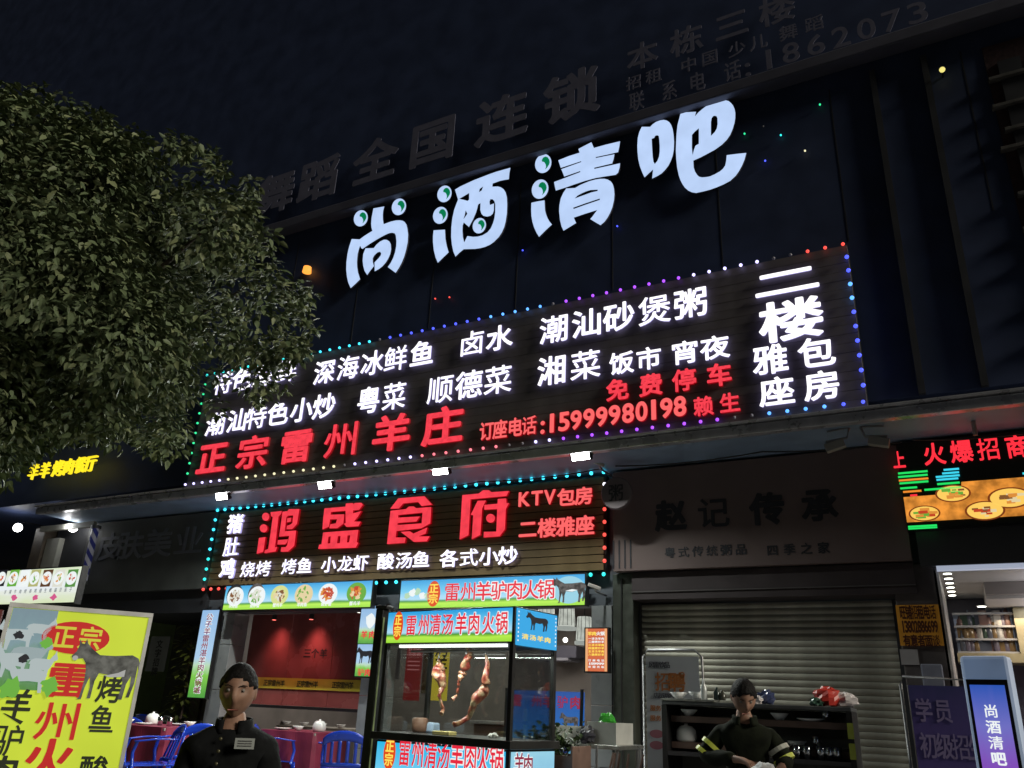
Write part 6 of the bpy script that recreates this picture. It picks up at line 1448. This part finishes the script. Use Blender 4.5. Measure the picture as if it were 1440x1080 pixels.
# ================================================================ TREE
tree = thing('street_tree', 'leafy green street tree filling the left side in front of the signs', 'tree', (-7.4, 2.9, 0))
tx, ty = -7.4, 2.9
poly = [(-380, 60), (-150, 60), (40, 128), (120, 165), (185, 205), (212, 228), (262, 214), (318, 235), (346, 280), (358, 330), (384, 395), (426, 432), (432, 475), (412, 505), (372, 508), (330, 500), (292, 506), (276, 560), (270, 635), (268, 672), (205, 635), (150, 632), (100, 625), (55, 640), (25, 672), (0, 690), (-380, 730)]
def inside(x, y):
    c = False
    for (x1, y1), (x2, y2) in zip(poly, poly[1:] + poly[:1]):
        if (y1 > y) != (y2 > y) and x < (x2 - x1) * (y - y1) / (y2 - y1) + x1: c = not c
    return c
def edge(x, y):
    m = 1e9
    for (x1, y1), (x2, y2) in zip(poly, poly[1:] + poly[:1]):
        dx, dy = x2 - x1, y2 - y1; t = max(0, min(1, ((x - x1) * dx + (y - y1) * dy) / (dx * dx + dy * dy))); m = min(m, math.hypot(x - x1 - t * dx, y - y1 - t * dy))
    return m
rr = random.Random(11); clus = []
while len(clus) < 330:
    x, y = rr.uniform(-370, 450), rr.uniform(60, 730)
    if not inside(x, y): continue
    e = edge(x, y)
    if e < 12: continue
    q = min(1, e / 190); dep = 6.35 + rr.uniform(-1, 1) * 1.3 * math.sqrt(q); r = min(.46, (e + 6) * dep / FOC * .95) * rr.uniform(.75, 1)
    clus.append((atd(x, y, dep), max(.13, r)))
for _ in range(70):
    k = rr.randrange(2, 15); (x1, y1), (x2, y2) = poly[k], poly[k + 1]; t_ = rr.random(); x, y = x1 + (x2 - x1) * t_ + rr.uniform(-14, 12), y1 + (y2 - y1) * t_ + rr.uniform(-16, 6)
    clus.append((atd(x, y, 6.3 + rr.uniform(-.5, .5)), rr.uniform(.05, .11)))
for _ in range(11):
    x, y = rr.uniform(292, 432), rr.uniform(500, 590)
    if y > 640 - (x - 290) * .9: continue
    clus.append((atd(x, y, 6.3 + rr.uniform(-.4, .4)), rr.uniform(.07, .12)))
leaves = []
for c, r in clus:
    k = int(270 * (r / .3) ** 2) + 18
    for _ in range(k):
        d = Vector((rr.gauss(0, 1), rr.gauss(0, 1), rr.gauss(0, 1))).normalized(); p = c + d * r * rr.uniform(.55, 1.05) ** .7
        leaves.append((p, d, rr.uniform(.04, .078)))
print('leaves', len(leaves))
lm = pm('leaf', (.05, .075, .02), .55)
n_ = lm.node_tree; b = n_.nodes['Principled BSDF']; ge = n_.nodes.new('ShaderNodeNewGeometry'); rp = n_.nodes.new('ShaderNodeValToRGB')
e_ = rp.color_ramp.elements; e_[0].color = (.06, .085, .04, 1); e_[1].color = (.18, .20, .10, 1); x = e_.new(.55); x.color = (.10, .13, .065, 1)
n_.links.new(ge.outputs['Random Per Island'], rp.inputs[0]); n_.links.new(rp.outputs[0], b.inputs['Base Color'])
b.inputs['Transmission Weight'].default_value = 0; b.inputs['Specular IOR Level'].default_value = .3
def lmat(p, d, s):
    zax = (d * .5 + Vector((rr.gauss(0, .45), rr.gauss(0, .45), .75 + rr.gauss(0, .35)))).normalized()
    y = (d * .8 + Vector((rr.gauss(0, .5), rr.gauss(0, .5), -.35 + rr.gauss(0, .4)))); y = (y - zax * y.dot(zax)).normalized(); x = y.cross(zax)
    return Matrix(((x.x, y.x, zax.x, p.x), (x.y, y.y, zax.y, p.y), (x.z, y.z, zax.z, p.z), (0, 0, 0, 1))) @ Matrix.Diagonal((s, s, s, 1))
lp_ = np.array([(0, 0, 0), (.27, .28, .05), (.20, .72, .03), (0, 1.1, -.10), (-.20, .72, .03), (-.27, .28, .05), (0, .45, -.02)]); lf_ = np.array([(0, 1, 6), (1, 2, 6), (2, 3, 6), (3, 4, 6), (4, 5, 6), (5, 0, 6)])
Ms = [lmat(*l_) for l_ in leaves]
order = sorted(range(len(leaves)), key=lambda i: (leaves[i][0] - CAM).length if -20 < pxof(leaves[i][0]) < 470 else 99)
near = set(order[:280])
arr = np.array([[list(r_) for r_ in Ms[i]] for i in range(len(Ms)) if i not in near])
hom = np.c_[lp_, np.ones(7)]; VV = np.einsum('nij,kj->nki', arr, hom)[:, :, :3].reshape(-1, 3)
FF = (lf_[None] + 7 * np.arange(len(arr))[:, None, None]).reshape(-1, 3)
me = bpy.data.meshes.new('foliage'); me.vertices.add(len(VV)); me.vertices.foreach_set('co', VV.ravel()); me.loops.add(FF.size); me.loops.foreach_set('vertex_index', FF.ravel().astype(np.int32)); me.polygons.add(len(FF)); me.polygons.foreach_set('loop_start', np.arange(0, FF.size, 3, dtype=np.int32)); me.materials.append(lm); me.update(); me.validate()
tinv = Matrix.Translation((-tx, -ty, 0))
o = link('crown', me, tree, (-tx, -ty, 0)); o['kind'] = 'stuff'
leaf_me = mesh_of('leaf', lp_, [tuple(int(q) for q in f_) for f_ in lf_], [lm])
for i in near:
    o = link('leaf', leaf_me, tree); o.matrix_local = tinv @ Ms[i]
bark = pm('bark', (.09, .07, .05), .85, var=.4, scale=14, bump=.8)
fork = Vector((.1, .2, 2.9))
G().add(tube_g([(0, 0, -.05), (.02, .02, .5), (.05, .1, 1.6), fork], [.17, .14, .125, .11], 14)).make('trunk', bark, tree, smooth=True)
for k in range(34):
    c, r = clus[k * 9]; q = tinv @ c; m1 = fork.lerp(q, .35) + Vector((rr.uniform(-.2, .2), rr.uniform(-.2, .2), .25)); m2 = fork.lerp(q, .7) + Vector((rr.uniform(-.15, .15), rr.uniform(-.15, .15), .15))
    G().add(tube_g([fork, m1, m2, q], [.055, .038, .022, .008], 7)).make('branch', bark, tree, smooth=True)
